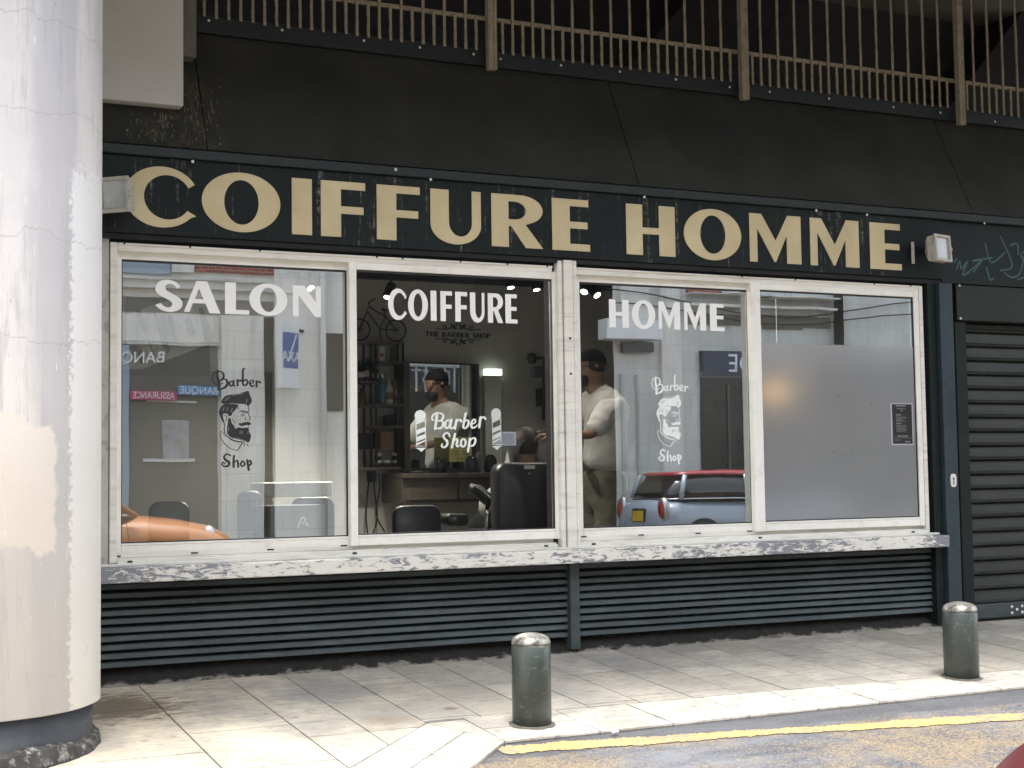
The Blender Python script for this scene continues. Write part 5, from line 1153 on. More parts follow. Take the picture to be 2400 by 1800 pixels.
def bottle(px, z0, r, h, m_, label, name='bottle', nk=.45, cap=None, lab=None, Y=None):
    Y = Y or YS+.06; x = P(px, 950, Y).x; t = thing(name, label, name.replace('_', ' '), (x, Y, z0), 'grooming products on the pipe shelf')
    MB().lathe([(r*.94, 0), (r, .006), (r, h*.72), (r*nk, h*.82), (r*nk, h*.9)], (0, 0, .0005), 18).build('vessel', m_, t, local=True)
    MB().lathe([(r*nk*1.15, h*.901), (r*nk*1.15, h), (r*nk, h+.004)], (0, 0, 0), 16).build('cap', cap or M_MATB, t, local=True)
    if lab: MB().lathe([(r*1.012, h*.22), (r*1.012, h*.5)], (0, 0, 0), 18).build('paper_label', lab, t, local=True)
M_LAB = mat('label_cream', (.5, .49, .44), .6, var=.1); M_BLK2 = mat('bottle_black', (.015, .016, .016), .2, var=.2); M_BLU = mat('spray_blue', (.06, .17, .24), .3, var=.1); M_WHT = mat('plastic_white', (.55, .54, .5), .4, var=.1); M_GOLD = mat('gold_trophy', (.55, .40, .14), .28, metal=.8, var=.2); M_OLV = mat('olive_glass', (.10, .10, .035), .15, var=.3); M_CARD = mat('brown_box', (.20, .13, .08), .7, var=.2)
bottle(845, zs['c'], .036, .15, M_BLK2, 'black pump bottle with cream label, leftmost on the upper left shelf', lab=M_LAB)
bottle(862, zs['c'], .036, .17, M_BLK2, 'taller black bottle with cream label, in the middle of the upper left shelf', lab=M_LAB)
bottle(879, zs['c'], .028, .13, M_BLK2, 'smaller black bottle at the right end of the upper left shelf', lab=M_LAB)
bottle(896.5, zs['d'], .024, .225, M_BLU, 'tall blue spray can on the middle shelf', 'spray_can', .8, M_CHROME)
bottle(913, zs['d'], .028, .19, M_WHT, 'white pointed bottle between the blue can and the gold trophy', 'bottle', .3, M_WHT, M_CARD)
bottle(848, zs['d'], .030, .12, M_OLV, 'olive glass bottle low on the left of the middle shelf')
t = thing('trophy', 'gold figure trophy at the right end of the middle shelf', 'trophy', (P(930, 940, YS+.06).x, YS+.06, zs['d']))
MB().lathe([(.03, 0), (.03, .03), (.02, .04), (.012, .06), (.03, .09), (.035, .13), (.015, .15), (.022, .17), (.012, .19)], (0, 0, .001), 16).build('cup', M_GOLD, t, local=True)
MB().tube([(-.028, 0, .11), (-.045, 0, .14), (-.03, 0, .175)], .006, 6).tube([(.028, 0, .11), (.045, 0, .14), (.03, 0, .175)], .006, 6).build('handles', M_GOLD, t, local=True)
def carton(px0, py0, px1, py1, Y, d, m_, label, name='carton'):
    b = MB(); pbx(b, px0, py0, px1, py1, Y, d); o = b.build(name, m_, None, .003); tag(o, label, name, 'grooming products on the pipe shelf'); return o
o = carton(889, 812.5, 902, 847.5, YS+.03, .04, M_WHT, 'narrow white carton with red dot on the top right shelf')
p_ = P(895.5, 832, YS+.028); MB().lathe([(.014, 0), (.014, -.002), (0, -.002)], (p_.x, YS+.0295, p_.z), 16, 'y').build('red_dot', mat('dot_red', (.3, .05, .03), .5), o)
carton(919, 811, 929, 847.5, YS+.04, .05, M_OLV, 'amber carton at the right end of the top shelf')
carton(892, 1012, 924, 1054, YS+.05, .05, M_CARD, 'brown cardboard box of black clippers standing low in the shelf')
carton(838, 1015, 884, 1052, YS+.02, .07, M_BLK2, 'black clipper case stacked at the left of the lower shelf')
carton(905, 972, 928, 999, YS+.02, .07, M_BLK2, 'flat black hair clipper lying on the shelf under the trophy')
n_ = 0
for (px, py, lb) in ((886, 1078, 'white lidded pomade jar, left one of the upper pair'), (928, 1078, 'white lidded pomade jar, right one of the upper pair'), (886, 1096, 'white lidded pomade jar, leftmost of the lower three'), (907, 1096, 'white lidded pomade jar, middle of the lower three'), (928, 1096, 'white lidded pomade jar, rightmost of the lower three')):
    x = P(px, 1090, YS+.05).x; z = zs['f']+.0065+(0 if py > 1090 else .052); t = thing('pomade_jar', lb+' on the bottom shelf', 'jar', (x, YS+.05, z), 'pomade jars on the bottom shelf')
    MB().lathe([(.026, 0), (.027, .028)], (0, 0, 0), 18).build('jar_body', M_BLK2, t, local=True); MB().lathe([(.0275, .0285), (.0275, .048), (.02, .05)], (0, 0, 0), 18).build('lid', M_WHT, t, local=True)
# toy bicycle on top
bc = P(888, 745, YS+.06); bk = thing('model_bicycle', 'black metal model bicycle standing on top of the pipe shelf', 'bicycle ornament', (bc.x, YS+.06, zs['top']+.006))
def bp(px, py): v = P(px, py, YS+.06); return (v.x, YS+.06, v.z)
for (cx_, cy_) in ((843, 768), (928, 772)):
    c_ = Vector(bp(cx_, cy_)); R_ = .078; c_.z = zs['top']+.006+R_+.008
    MB().tube([c_+Vector((R_*math.cos(a), 0, R_*math.sin(a))) for a in (2*PI*i/28 for i in range(28))], .007, 6, closed=True).build('tyre', M_MATB, bk)
    b = MB()
    for i in range(9): a = PI*i/9; b.tube([c_+Vector((R_*math.cos(a), 0, R_*math.sin(a))), c_-Vector((R_*math.cos(a), 0, R_*math.sin(a)))], .0014, 4)
    b.build('spokes', M_MATB, bk)
b = MB()
for pl_ in ([(843, 770), (858, 735), (868, 705)], [(864, 718), (903, 742)], [(861, 730), (890, 770)], [(903, 742), (890, 772)], [(890, 772), (928, 773)], [(928, 773), (903, 740)], [(903, 742), (900, 726)], [(890, 772), (893, 797)]): b.tube([bp(*p_) for p_ in pl_], .006, 6)
b.build('bike_frame', M_MATB, bk); MB().tube([bp(880, 700), bp(868, 705), bp(862, 712)], .005, 6).build('handlebar', M_MATB, bk); MB().tube([bp(895, 725), bp(913, 729)], [.012, .006], 8).build('saddle', M_MATB, bk)
# desk under the mirror
ds = thing('styling_counter', 'dark wood styling counter with drawer fronts under the mirror', 'counter', (P(1050, 1175, 2.45).x, 2.45, FZ))
a, c_ = P(945, 1110, 2.40), P(1165, 1175, 2.40)
MB().box(a.x, c_.x+.15, 2.38, 2.85, a.z-.035, a.z).build('counter_top', M_WOOD, ds, .004)
MB().box(a.x, c_.x+.12, 2.42, 2.85, c_.z, a.z-.036).build('drawer_box', M_WOOD, ds, .004)
b = MB()
for i in range(2): b.box(a.x+.02+i*.42, a.x+.42+i*.42, 2.408, 2.4195, c_.z+.02, a.z-.06)
b.build('drawer_front', mat('wood_front', (.085, .068, .055), .5, var=.3, scale=4, stretch=(.4, 3, 3)), ds, .003)
ZC = a.z
def onc(px, prof, m_, label, name, Y=2.5):
    x = P(px, 1100, Y).x; o = MB().lathe(prof, (x, Y, ZC+.001), 20).build(name, m_); tag(o, label, name.replace('_', ' '), 'tools on the styling counter'); return o
onc(978, [(.05, 0), (.055, .01), (.04, .018), (0, .02)], M_MATB, 'round black dish at the left of the styling counter', 'dish')
onc(1033, [(.038, 0), (.042, .05), (.040, .10), (.036, .102), (.036, .1)], M_BLK2, 'dark glass holding combs in the middle of the counter', 'comb_glass')
onc(1105, [(.05, 0), (.05, .02), (.045, .09), (.03, .12), (0, .125)], M_BLK2, 'rounded black hair dryer stand left of the clipper', 'dryer_stand')
onc(1121, [(.02, 0), (.024, .04), (.022, .13), (.012, .15), (0, .152)], mat('grey_clipper', (.09, .09, .095), .35, var=.2), 'upright grey hair clipper in its charger', 'clipper')
onc(1150, [(.045, 0), (.05, .05), (.045, .10), (.02, .13), (0, .132)], M_BLK2, 'round black neck brush beside the grey clipper', 'neck_brush')
b = MB(); pbx(b, 1053, 1024, 1106, 1082, 2.60, .006); nt_ = b.build('notice', mat('yellow_paper', (.50, .47, .17), .7, var=.05)); tag(nt_, 'yellow notice sheet propped on the counter in front of the mirror', 'notice')
b = MB(); 
for i, (u0, u1, y_) in enumerate(((1062, 1098, 1046), (1062, 1075, 1058), (1084, 1099, 1058), (1062, 1076, 1064), (1084, 1098, 1064), (1070, 1090, 1075))): p0, p1 = P(u0, y_, 2.598), P(u1, y_, 2.598); b.box(p0.x, p1.x, 2.5975, 2.5995, p0.z-.004, p0.z+.002)
b.build('print', mat('notice_print', (.2, .18, .08), .7), nt_)
b = MB(); pbx(b, 1163, 1012, 1210, 1044, .25, .002); pp_ = b.build('notice', mat('lilac_paper', (.55, .58, .70), .7, var=.06)); tag(pp_, 'pale lilac sheet hanging just behind the COIFFURE pane', 'notice')
b = MB()
for i in range(6): p0, p1 = P(1170, 1018+i*4.2, .248), P(1203, 1018+i*4.2, .248); b.box(p0.x, p1.x, .2478, .2495, p0.z-.002, p0.z+.001)
b.build('print', mat('lilac_print', (.35, .36, .5), .7), pp_)
# pipe wall lamp
b = MB(); pts = [P(1246, 840, 2.6), P(1274, 839, 2.6), P(1275, 850, 2.6), P(1274, 985, 2.6)]
pw = thing('pipe_lamp', 'black pipe wall lamp with round shade right of the mirror', 'wall lamp', tuple(pts[3]))
MB().tube(pts, .014, 10).build('pipe', M_MATB, pw); MB().lathe([(0, -.045), (.03, -.035), (.04, 0), (.03, .035), (0, .045)], tuple(pts[0]), 16).build('shade', M_MATB, pw)
b = MB(); pbx(b, 1252, 858, 1288, 884, 2.58, .08); b.build('switch_box', mat('navy_box', (.03, .04, .06), .5), pw)
b = MB(); pbx(b, 1266, 910, 1290, 952, 2.7, .08); sb_ = b.build('carton', M_BLK2); tag(sb_, 'small black package with a white numeral hung below the pipe lamp', 'package')
text_obj('3', 'numeral', .09, P(1279, 925, 2.69), 0, M_WHT, sb_)
# cables and plug on the wall
for i, pts_ in enumerate(([(868, 1105), (862, 1150), (858, 1210), (862, 1252)], [(876, 1128), (880, 1170), (884, 1215), (874, 1250)], [(886, 1108), (890, 1140), (882, 1205), (902, 1247)], [(958, 1106), (942, 1125), (940, 1165), (944, 1190)])):
    o = MB().tube([P(x_, y_, 2.8) for x_, y_ in crom(pts_, 6)], .006, 6).build('cable', M_MATB)
    tag(o, ['black cable hanging at the far left below the shelf', 'black cable hanging straight below the plug adapter', 'black cable swinging to the right below the plug adapter', 'black cable dropping from the left end of the counter'][i], 'cable', 'cables on the salon wall')
b = MB(); pbx(b, 867, 1104, 882, 1130, 2.78, .07); tag(b.build('plug_adapter', M_MATB, None, .006), 'black plug adapter on the wall under the pipe shelf', 'plug')
# chairs
def rbox(x0, x1, z0, z1, y0, y1, r, n=6):
    pts = []
    for cx_, cz_, a0 in ((x1-r, z1-r, 0), (x0+r, z1-r, 90), (x0+r, z0+r, 180), (x1-r, z0+r, 270)): pts += [(cx_+r*math.cos(math.radians(a0+90*i/n)), cz_+r*math.sin(math.radians(a0+90*i/n))) for i in range(n+1)]
    rg = lambda y, s_: [(((x0+x1)/2)+(p_[0]-(x0+x1)/2)*s_, y, ((z0+z1)/2)+(p_[1]-(z0+z1)/2)*s_) for p_ in pts]
    return MB().loft([rg(y0, .93), rg(y0+.015, 1), rg(y1-.015, 1), rg(y1, .93)])
a, c_ = P(1160, 1085, 1.15), P(1310, 1290, 1.15)
ch = thing('barber_chair', 'big black barber chair seen from behind with a customer in it', 'barber chair', ((a.x+c_.x)/2, 1.3, FZ))
rbox(a.x, c_.x, .62, a.z, 1.10, 1.24, .07).build('backrest', M_LEATH, ch); rbox(a.x+.02, c_.x-.02, .48, .64, 1.25, 1.75, .05).build('seat', M_LEATH, ch)
ar = [P(1100, 1142, 1.45), P(1120, 1150, 1.42), P(1140, 1168, 1.38), P(1152, 1180, 1.35)]
MB().tube(ar, [.03, .042, .045, .03], 10).build('armrest', M_LEATH, ch); MB().tube([v+Vector((0, -.045, .012)) for v in ar], .006, 6).build('chrome_edge', M_CHROME, ch)
MB().tube([P(1143, 1180, 1.38), P(1141, 1280, 1.38)], .016, 10).build('armrest_post', M_CHROME, ch)
MB().lathe([(.28, FZ+.001), (.28, FZ+.03), (.06, FZ+.05), (.05, .48)], ((a.x+c_.x)/2, 1.5, 0), 24).build('pedestal', M_CHROME, ch)
rv_ = P(1241, 1110, 1.095); MB().lathe([(0, -.004), (.008, -.002), (.008, .002)], (rv_.x, 1.0985, rv_.z), 10, 'y').build('stud', M_CHROME, ch)
b = MB(); pbx(b, 1229, 1091, 1254, 1099, 1.092, .006); b.build('maker_tag', M_LAB, ch)
def office_chair(px0, py0, px1, py1, Y, label, arm=None):
    p0, p1 = P(px0, py0, Y), P(px1, py1, Y); t = thing('waiting_chair', label, 'chair', ((p0.x+p1.x)/2, Y, FZ), 'black chairs in the salon'); xm = (p0.x+p1.x)/2
    rbox(p0.x, p1.x, .56, p0.z, Y, Y+.07, .06).build('backrest', M_LEATH, t); rbox(p0.x, p1.x, .46, .54, Y+.08, Y+.52, .04).build('seat', M_LEATH, t)
    for s_ in (-1, 1):
        for yy in (Y+.12, Y+.46): MB().tube([(xm+s_*.18, yy, FZ), (xm+s_*.17, yy, .46)], .012, 8).build('leg', M_MATB, t)
    MB().tube([(xm, Y+.04, .6), (xm, Y+.05, .47), (xm, Y+.12, .455)], .018, 8).build('back_strut', M_MATB, t)
    if arm:
        q0, q1 = P(*arm[0], Y+.2), P(*arm[1], Y+.2); rbox(q0.x, q1.x, q1.z, q0.z, Y+.15, Y+.40, .03).build('armrest', M_LEATH, t)
office_chair(925, 1186, 1036, 1250, .75, 'black chair with padded arm at the bottom left of the COIFFURE pane', ((1040, 1205), (1092, 1232)))
office_chair(352, 1176, 446, 1250, .8, 'low black chair back at the bottom left of the SALON pane, above the orange bonnet')
office_chair(688, 1166, 786, 1256, .95, 'dark rounded chair back behind the grey cabinet')
office_chair(560, 1150, 618, 1256, 1.5, 'dark chair left of the grey cabinet in the SALON pane')
# pane 1 furniture
b = MB(); pbx(b, 632, 1186, 764, 1290, .55, .30); cb_ = b.build('grey_cabinet', mat('cabinet_grey', (.13, .14, .145), .5, var=.1), None, .006); tag(cb_, 'low grey cabinet with a white handwritten p at the bottom of the SALON pane', 'cabinet')
p0 = P(700, 1222, .548); strokes('lettering', [([(698, 1236), (708, 1213), (716, 1220), (706, 1228)], [3, 3, 3, 2]), ([(717, 1228), (720, 1226), (721, 1231), (717, 1230)], 3)], lambda p: (lambda v: (v.x, v.z))(P(p[0], p[1], .549)), .5495, .001, M_WHT, cb_)
b = MB(); pbx(b, 617, 1131, 780, 1163, 1.9, .3); tag(b.build('white_shelf', mat('shelf_white', (.55, .55, .52), .6, var=.05), None, .006), 'thick white shelf above the grey cabinet in the SALON pane', 'shelf')
# diagonal picture on the back wall
Yp = RYB-.06
pc = thing('wall_picture', 'large black picture with a pale diagonal blade motif on the back wall behind SALON', 'picture', (P(395, 785, Yp).x, Yp, P(395, 785, Yp).z))
b = MB(); pbx(b, 297, 689, 492, 882, Yp, .025); b.build('canvas', mat('picture_black', (.014, .012, .013), .4, var=.5, scale=3), pc)
def pp(pts): return [(lambda v: (v.x, v.z))(P(x_, y_, Yp)) for x_, y_ in pts]
MB().plate(pp([(297, 738), (385, 706), (491, 700), (491, 806), (338, 864), (297, 866)]), [], Yp-.003, Yp-.0005).build('pale_blade', mat('picture_pale', (.48, .49, .47), .5, var=.12, scale=3), pc)
strokes('dark_strokes', [([(325, 735), (340, 780), (360, 830)], [14, 6, 4]), ([(363, 735), (385, 800), (392, 822)], [5, 14, 10]), ([(398, 745), (412, 800)], [12, 4]), ([(470, 725), (490, 790)], [10, 24]), ([(440, 752), (448, 780)], [16, 18]), ([(300, 815), (325, 820), (332, 850)], [8, 14, 6])], lambda p: (lambda v: (v.x, v.z))(P(p[0], p[1], Yp)), Yp-.0035, .0005, mat('picture_stroke', (.10, .10, .105), .5, var=.3), pc)
# pane 3 / 4 interior: counter, shelf boxes, wall socket strip
b = MB(); pbx(b, 1985, 778, 2055, 830, 2.5, .3); bx_ = b.build('wall_cupboard', mat('cupboard_brown', (.05, .025, .018), .4, var=.3), None, .004); tag(bx_, 'dark brown wall cupboard whose top shows above the frosted film', 'cupboard')
b = MB(); pbx(b, 1436, 1030, 1460, 1115, 2.3, .05); tag(b.build('tool_panel', M_MATB, None, .004), 'upright black panel of plug sockets on the wall right of the barber', 'socket panel')
b = MB(); pbx(b, 1470, 1105, 1552, 1155, 1.9, .25); tag(b.build('cream_box', mat('cream_card', (.40, .37, .30), .7, var=.1), None, .004), 'cream cardboard box on the floor stack right of the barber', 'box')
b = MB(); pbx(b, 1465, 1040, 1500, 1075, 2.1, .15); tag(b.build('paper_bag', mat('paper_cream', (.45, .42, .35), .8, var=.1), None, .004), 'crumpled cream paper bag on the counter below the white head sticker', 'bag')
MB_ = MB(); a = P(1462, 1160, 1.85); MB_.box(a.x, a.x+1.3, 1.85, 2.3, FZ, a.z-.003); tag(MB_.build('side_counter', M_WOOD, None, .004), 'low dark counter standing right of the barber behind the HOMME pane', 'counter')
# ================================================================== PEOPLE
def skin_fig(name, joints, edges, root, m, parent, sub=2):
    me = bpy.data.meshes.new(name); names = list(joints)
    off = rootloc(parent)
    me.from_pydata([tuple(Vector(joints[n][0])-off) for n in names], [(names.index(a), names.index(b)) for a, b in edges], [])
    o = bpy.data.objects.new(name, me); link(o, parent); me.materials.append(m)
    md = o.modifiers.new('skin', 'SKIN'); md.use_smooth_shade = True
    for i, n in enumerate(names):
        r = joints[n][1]; sv_ = me.skin_vertices[0].data[i]; sv_.radius = r if isinstance(r, tuple) else (r, r); sv_.use_root = (n == root)
    s_ = o.modifiers.new('sub', 'SUBSURF'); s_.levels = sub; s_.render_levels = sub
    return o
M_SKIN = mat('skin', (.24, .135, .09), .55, var=.08, scale=6, bump=.02); M_HAIR = mat('dark_hair', (.012, .010, .009), .6, var=.3, scale=30)
M_SHIRT = mat('white_shirt', (.54, .53, .505), .8, var=.06, scale=6, bump=.35); M_KHAKI = mat('khaki_trousers', (.15, .14, .105), .85, var=.2, scale=6, bump=.3)
def hand(parent, w, d, up, m, s=1.0, curl=.5):
    """five separate curled fingers and a thumb on a palm; w wrist, d pointing direction, up back-of-hand normal"""
    w, d, up = Vector(w), Vector(d).normalized(), Vector(up).normalized(); sd_ = d.cross(up).normalized(); up = sd_.cross(d)
    J = {'w': (w, .022*s), 'p': (w+d*.045*s, (.036*s, .016*s)), 'k': (w+d*.082*s, (.038*s, .014*s))}
    E_ = [('w', 'p'), ('p', 'k')]
    for i, (o_, ln) in enumerate(((-.030, .062), (-.010, .072), (.010, .068), (.029, .052))):
        b0 = w+d*.085*s+sd_*o_*s; p1 = b0+(d*math.cos(curl*.6)-up*math.sin(curl*.6))*ln*.45*s; p2 = p1+(d*math.cos(curl*1.4)-up*math.sin(curl*1.4))*ln*.32*s; p3 = p2+(d*math.cos(curl*2.1)-up*math.sin(curl*2.1))*ln*.25*s
        for n_, p_, r_ in (('a', b0, .0095), ('b', p1, .009), ('c', p2, .008), ('d', p3, .0065)): J[f'{n_}{i}'] = (p_, r_*s)
        E_ += [('k', f'a{i}'), (f'a{i}', f'b{i}'), (f'b{i}', f'c{i}'), (f'c{i}', f'd{i}')]
    t0 = w+d*.03*s-sd_*.034*s; t1 = t0+(d*.7-sd_*.6-up*.3).normalized()*.035*s; t2 = t1+(d*.9-sd_*.1-up*.5).normalized()*.03*s
    J['t0'] = (t0, .012*s); J['t1'] = (t1, .0105*s); J['t2'] = (t2, .008*s); E_ += [('p', 't0'), ('t0', 't1'), ('t1', 't2')]
    return J, E_
bxp = 1.05; hb = Vector((1.045, 1.655, 1.735))
bar_ = thing('person', 'barber in a loose white shirt and dark cap, standing with arm stretched to the customer', 'person', (1.12, 1.66, FZ), 'people in the salon')
face = Vector((-.86, .25, -.30)).normalized()           # looks down at the customer, toward the mirror side
J = {'pelvis': (Vector((1.13, 1.66, .96)), (.08, .07)), 'waist': (Vector((1.15, 1.65, 1.14)), (.09, .07)), 'chest': (Vector((1.155, 1.64, 1.36)), (.12, .09)), 'neck0': (Vector((1.11, 1.65, 1.545)), (.075, .07)), 'neck1': (Vector((1.075, 1.655, 1.62)), .055),
     'head0': (hb+Vector((.01, 0, -.03)), (.078, .085)), 'head1': (hb+Vector((.012, 0, .05)), (.082, .095)), 'head2': (hb+Vector((.01, 0, .105)), (.05, .06)),
     'chin': (hb+face*.06+Vector((0, 0, -.085)), .036), 'nose': (hb+face*.115+Vector((0, 0, -.01)), .012), 'brow': (hb+face*.07+Vector((0, 0, .035)), .05)}
E_ = [('pelvis', 'waist'), ('waist', 'chest'), ('chest', 'neck0'), ('neck0', 'neck1'), ('neck1', 'head0'), ('head0', 'head1'), ('head1', 'head2'), ('head0', 'chin'), ('head1', 'brow'), ('brow', 'nose')]
for s_, sh_, el, wr in (('r', (1.12, 1.47, 1.49), (.93, 1.42, 1.26), (.60, 1.40, 1.255)), ('l', (1.13, 1.83, 1.49), (1.0, 1.92, 1.27), (.72, 1.68, 1.20))):
    J['s'+s_] = (Vector(sh_), .045); J['e'+s_] = (Vector(el), .036); J['w'+s_] = (Vector(wr), .03)
    E_ += [('neck0', 's'+s_), ('s'+s_, 'e'+s_), ('e'+s_, 'w'+s_)]
    hj, he = hand(None, Vector(wr)+(Vector(wr)-Vector(el)).normalized()*.02, Vector(wr)-Vector(el), (0, -.2, 1), None, 1.0, .7)
    for n_, v_ in hj.items(): J[s_+n_] = v_
    E_ += [('w'+s_, s_+'w')]+[(s_+a_, s_+b_) for a_, b_ in he]
for s_, yo in (('r', -.09), ('l', .09)):
    J['h'+s_] = (Vector((1.13, 1.66+yo, .88)), .05); J['k'+s_] = (Vector((1.10, 1.66+yo*1.15, .52)), .062); J['a'+s_+'k'] = (Vector((1.13, 1.66+yo*1.2, .15)), .042); J['t'+s_+'e'] = (Vector((.97, 1.66+yo*1.4, .12)), .035)
    E_ += [('pelvis', 'h'+s_), ('h'+s_, 'k'+s_), ('k'+s_, 'a'+s_+'k'), ('a'+s_+'k', 't'+s_+'e')]
skin_fig('body', J, E_, 'pelvis', M_SKIN, bar_)
Jc = {'hem': (Vector((1.125, 1.66, .985)), (.195, .18)), 'waist': (Vector((1.15, 1.65, 1.14)), (.185, .17)), 'chest': (Vector((1.175, 1.64, 1.36)), (.205, .18)), 'up': (Vector((1.145, 1.645, 1.50)), (.14, .115)), 'col': (Vector((1.10, 1.65, 1.60)), (.078, .074)),
      'sr': (Vector((1.12, 1.47, 1.485)), .092), 'er': (Vector((.925, 1.42, 1.26)), .078), 'sl': (Vector((1.13, 1.83, 1.485)), .092), 'el': (Vector((.99, 1.92, 1.265)), .078)}
shirt = skin_fig('shirt', Jc, [('hem', 'waist'), ('waist', 'chest'), ('chest', 'up'), ('up', 'col'), ('up', 'sr'), ('sr', 'er'), ('up', 'sl'), ('sl', 'el')], 'hem', M_SHIRT, bar_, 4)
def folds(o, size, st):
    tx_ = bpy.data.textures.new('cloth_folds', 'CLOUDS'); tx_.noise_scale = size; tx_.noise_depth = 3
    d_ = o.modifiers.new('folds', 'DISPLACE'); d_.texture = tx_; d_.strength = st; d_.mid_level = .5
folds(shirt, .12, .032)
Jt = {'belt': (Vector((1.135, 1.66, 1.06)), (.17, .145)), 'pel': (Vector((1.135, 1.66, .90)), (.185, .16))}
Et = [('belt', 'pel')]
for s_, yo in (('r', -.09), ('l', .09)):
    Jt['h'+s_] = (Vector((1.13, 1.66+yo, .80)), .12); Jt['k'+s_] = (Vector((1.10, 1.66+yo*1.15, .48)), .105); Jt['a'+s_] = (Vector((1.13, 1.66+yo*1.2, .14)), .072); Et += [('pel', 'h'+s_), ('h'+s_, 'k'+s_), ('k'+s_, 'a'+s_)]
folds(skin_fig('trousers', Jt, Et, 'pel', M_KHAKI, bar_, 4), .12, .05)
def dome(name, c, rx, ry, rz, m_, parent, z0=-1.0, z1=1.0, yaw=0.0, seg=28):
    pr_ = [(math.sqrt(max(0, 1-h*h)), h) for h in (z0+(z1-z0)*i/14 for i in range(15))]
    b = MB().lathe(pr_, (0, 0, 0), seg); ca, sa = math.cos(yaw), math.sin(yaw)
    b.v = [(c[0]+ca*v[0]*rx-sa*v[1]*ry, c[1]+sa*v[0]*rx+ca*v[1]*ry, c[2]+v[2]*rz) for v in b.v]; return b.build(name, m_, parent)
fy = math.atan2(face.y, face.x)
dome('hair', hb+Vector((.022, 0, .03)), .098, .088, .105, M_HAIR, bar_, -.75, 1, fy)
dome('cap', hb+Vector((.012, 0, .035)), .106, .097, .103, mat('cap_cloth', (.012, .012, .013), .95, spec=.1), bar_, .05, 1, fy)
dome('beard', hb+face*.05+Vector((0, 0, -.07)), .042, .06, .052, M_HAIR, bar_, -1, .55, fy)
for s_ in (-1, 1): skin_fig('ear', {'a': (hb+Vector((.0, s_*.088, -.005)), (.012, .016)), 'b': (hb+Vector((.006, s_*.095, .022)), (.010, .014))}, [('a', 'b')], 'a', M_SKIN, bar_, 1)
for s_ in (-1, 1): skin_fig('shoe', {'a': (Vector((1.14, 1.66+s_*.11, .125)), (.045, .042)), 'b': (Vector((.95, 1.66+s_*.125, .115)), (.045, .032))}, [('a', 'b')], 'a', M_MATB, bar_, 1)
# clipper in the hand
cl = MB().tube([(.56, 1.40, 1.275), (.50, 1.40, 1.26), (.44, 1.40, 1.235)], [.022, .026, .018], 10).build('hair_clipper', M_MATB); tag(cl, 'black hair clipper held in the hand of the barber', 'clipper')
# customer
hc = P(1229, 1046, 1.48)
cu = thing('person', 'seated customer seen from behind under a pale cape, head below the clipper', 'person', (hc.x, 1.48, FZ), 'people in the salon')
cx_, cz_ = hc.x, hc.z
J = {'pelvis': (Vector((cx_, 1.52, .72)), (.16, .13)), 'chest': (Vector((cx_, 1.46, 1.0-.0)), (.15, .11)), 'neck0': (Vector((cx_, 1.46, cz_-.17)), .062), 'neck1': (Vector((cx_, 1.46, cz_-.09)), .055), 'head0': (hc+Vector((0, 0, -.02)), (.074, .085)), 'head1': (hc+Vector((0, .0, .045)), (.076, .09)), 'head2': (hc+Vector((0, 0, .085)), (.045, .055)), 'chin': (hc+Vector((0, .08, -.07)), .03), 'nose': (hc+Vector((0, .11, 0)), .013)}
E_ = [('pelvis', 'chest'), ('chest', 'neck0'), ('neck0', 'neck1'), ('neck1', 'head0'), ('head0', 'head1'), ('head1', 'head2'), ('head0', 'chin'), ('head1', 'nose')]
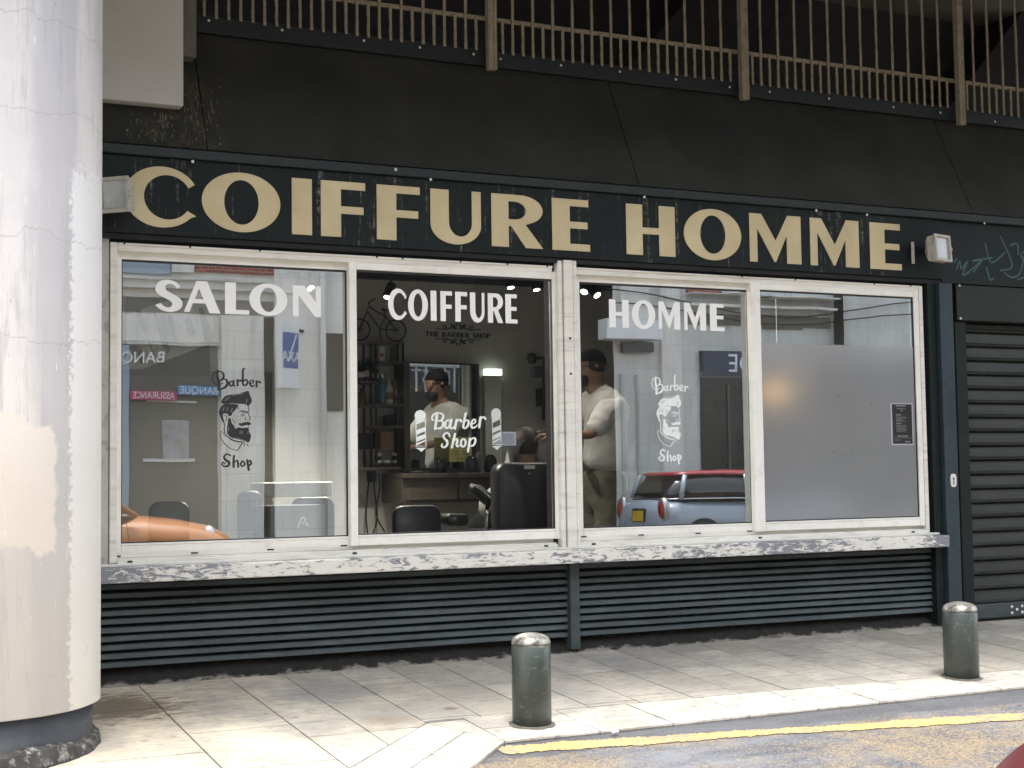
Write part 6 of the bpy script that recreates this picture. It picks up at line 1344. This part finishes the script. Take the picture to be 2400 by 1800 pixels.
for s_ in (-1, 1):
    q_ = str(s_); J['s'+q_] = (Vector((cx_+s_*.13, 1.47, 1.0)), .05); J['e'+q_] = (Vector((cx_+s_*.14, 1.6, .80)), .04); J['w'+q_] = (Vector((cx_+s_*.12, 1.82, .76)), .03); J['k'+q_] = (Vector((cx_+s_*.12, 1.95, .68)), .065); J['a'+q_] = (Vector((cx_+s_*.12, 2.0, .24)), .045); J['t'+q_] = (Vector((cx_+s_*.12, 2.15, .20)), .035)
    E_ += [('neck0', 's'+q_), ('s'+q_, 'e'+q_), ('e'+q_, 'w'+q_), ('pelvis', 'k'+q_), ('k'+q_, 'a'+q_), ('a'+q_, 't'+q_)]
    hj, he = hand(None, Vector((cx_+s_*.11, 1.84, .765)), (-s_*.3, 1, 0), (0, 0, 1), None, .9, .5)
    for n_, v_ in hj.items(): J[q_+n_] = v_
    E_ += [('w'+q_, q_+'w')]+[(q_+a_, q_+b_) for a_, b_ in he]
skin_fig('body', J, E_, 'pelvis', M_SKIN, cu)
dome('hair', hc+Vector((0, -.02, .028)), .090, .100, .105, mat('brown_hair', (.03, .022, .014), .6, var=.3, scale=30), cu, -.8, 1)
Jq = {'p': (Vector((cx_, 1.52, .70)), (.17, .12))}; Eq = []
for s_ in (-1, 1): q_ = str(s_); Jq['k'+q_] = (Vector((cx_+s_*.12, 1.95, .68)), .095); Jq['a'+q_] = (Vector((cx_+s_*.12, 2.0, .26)), .075); Eq += [('p', 'k'+q_), ('k'+q_, 'a'+q_)]
skin_fig('trousers', Jq, Eq, 'p', M_MATB, cu)
skin_fig('sleeves', {'c': (Vector((cx_, 1.47, .99)), (.16, .12)), 'l1': (Vector((cx_-.145, 1.6, .80)), .062), 'l2': (Vector((cx_-.12, 1.80, .765)), .05), 'r1': (Vector((cx_+.145, 1.6, .80)), .062), 'r2': (Vector((cx_+.12, 1.80, .765)), .05)}, [('c', 'l1'), ('l1', 'l2'), ('c', 'r1'), ('r1', 'r2')], 'c', M_MATB, cu)
skin_fig('cape', {'n': (Vector((cx_, 1.46, cz_-.15)), (.085, .08)), 'm': (Vector((cx_, 1.47, 1.03)), (.19, .14)), 'l': (Vector((cx_, 1.62, .80)), (.25, .2)), 'k': (Vector((cx_, 1.95, .74)), (.22, .1))}, [('n', 'm'), ('m', 'l'), ('l', 'k')], 'm', mat('pale_cape', (.30, .30, .29), .7, var=.2, scale=12, bump=.5), cu)
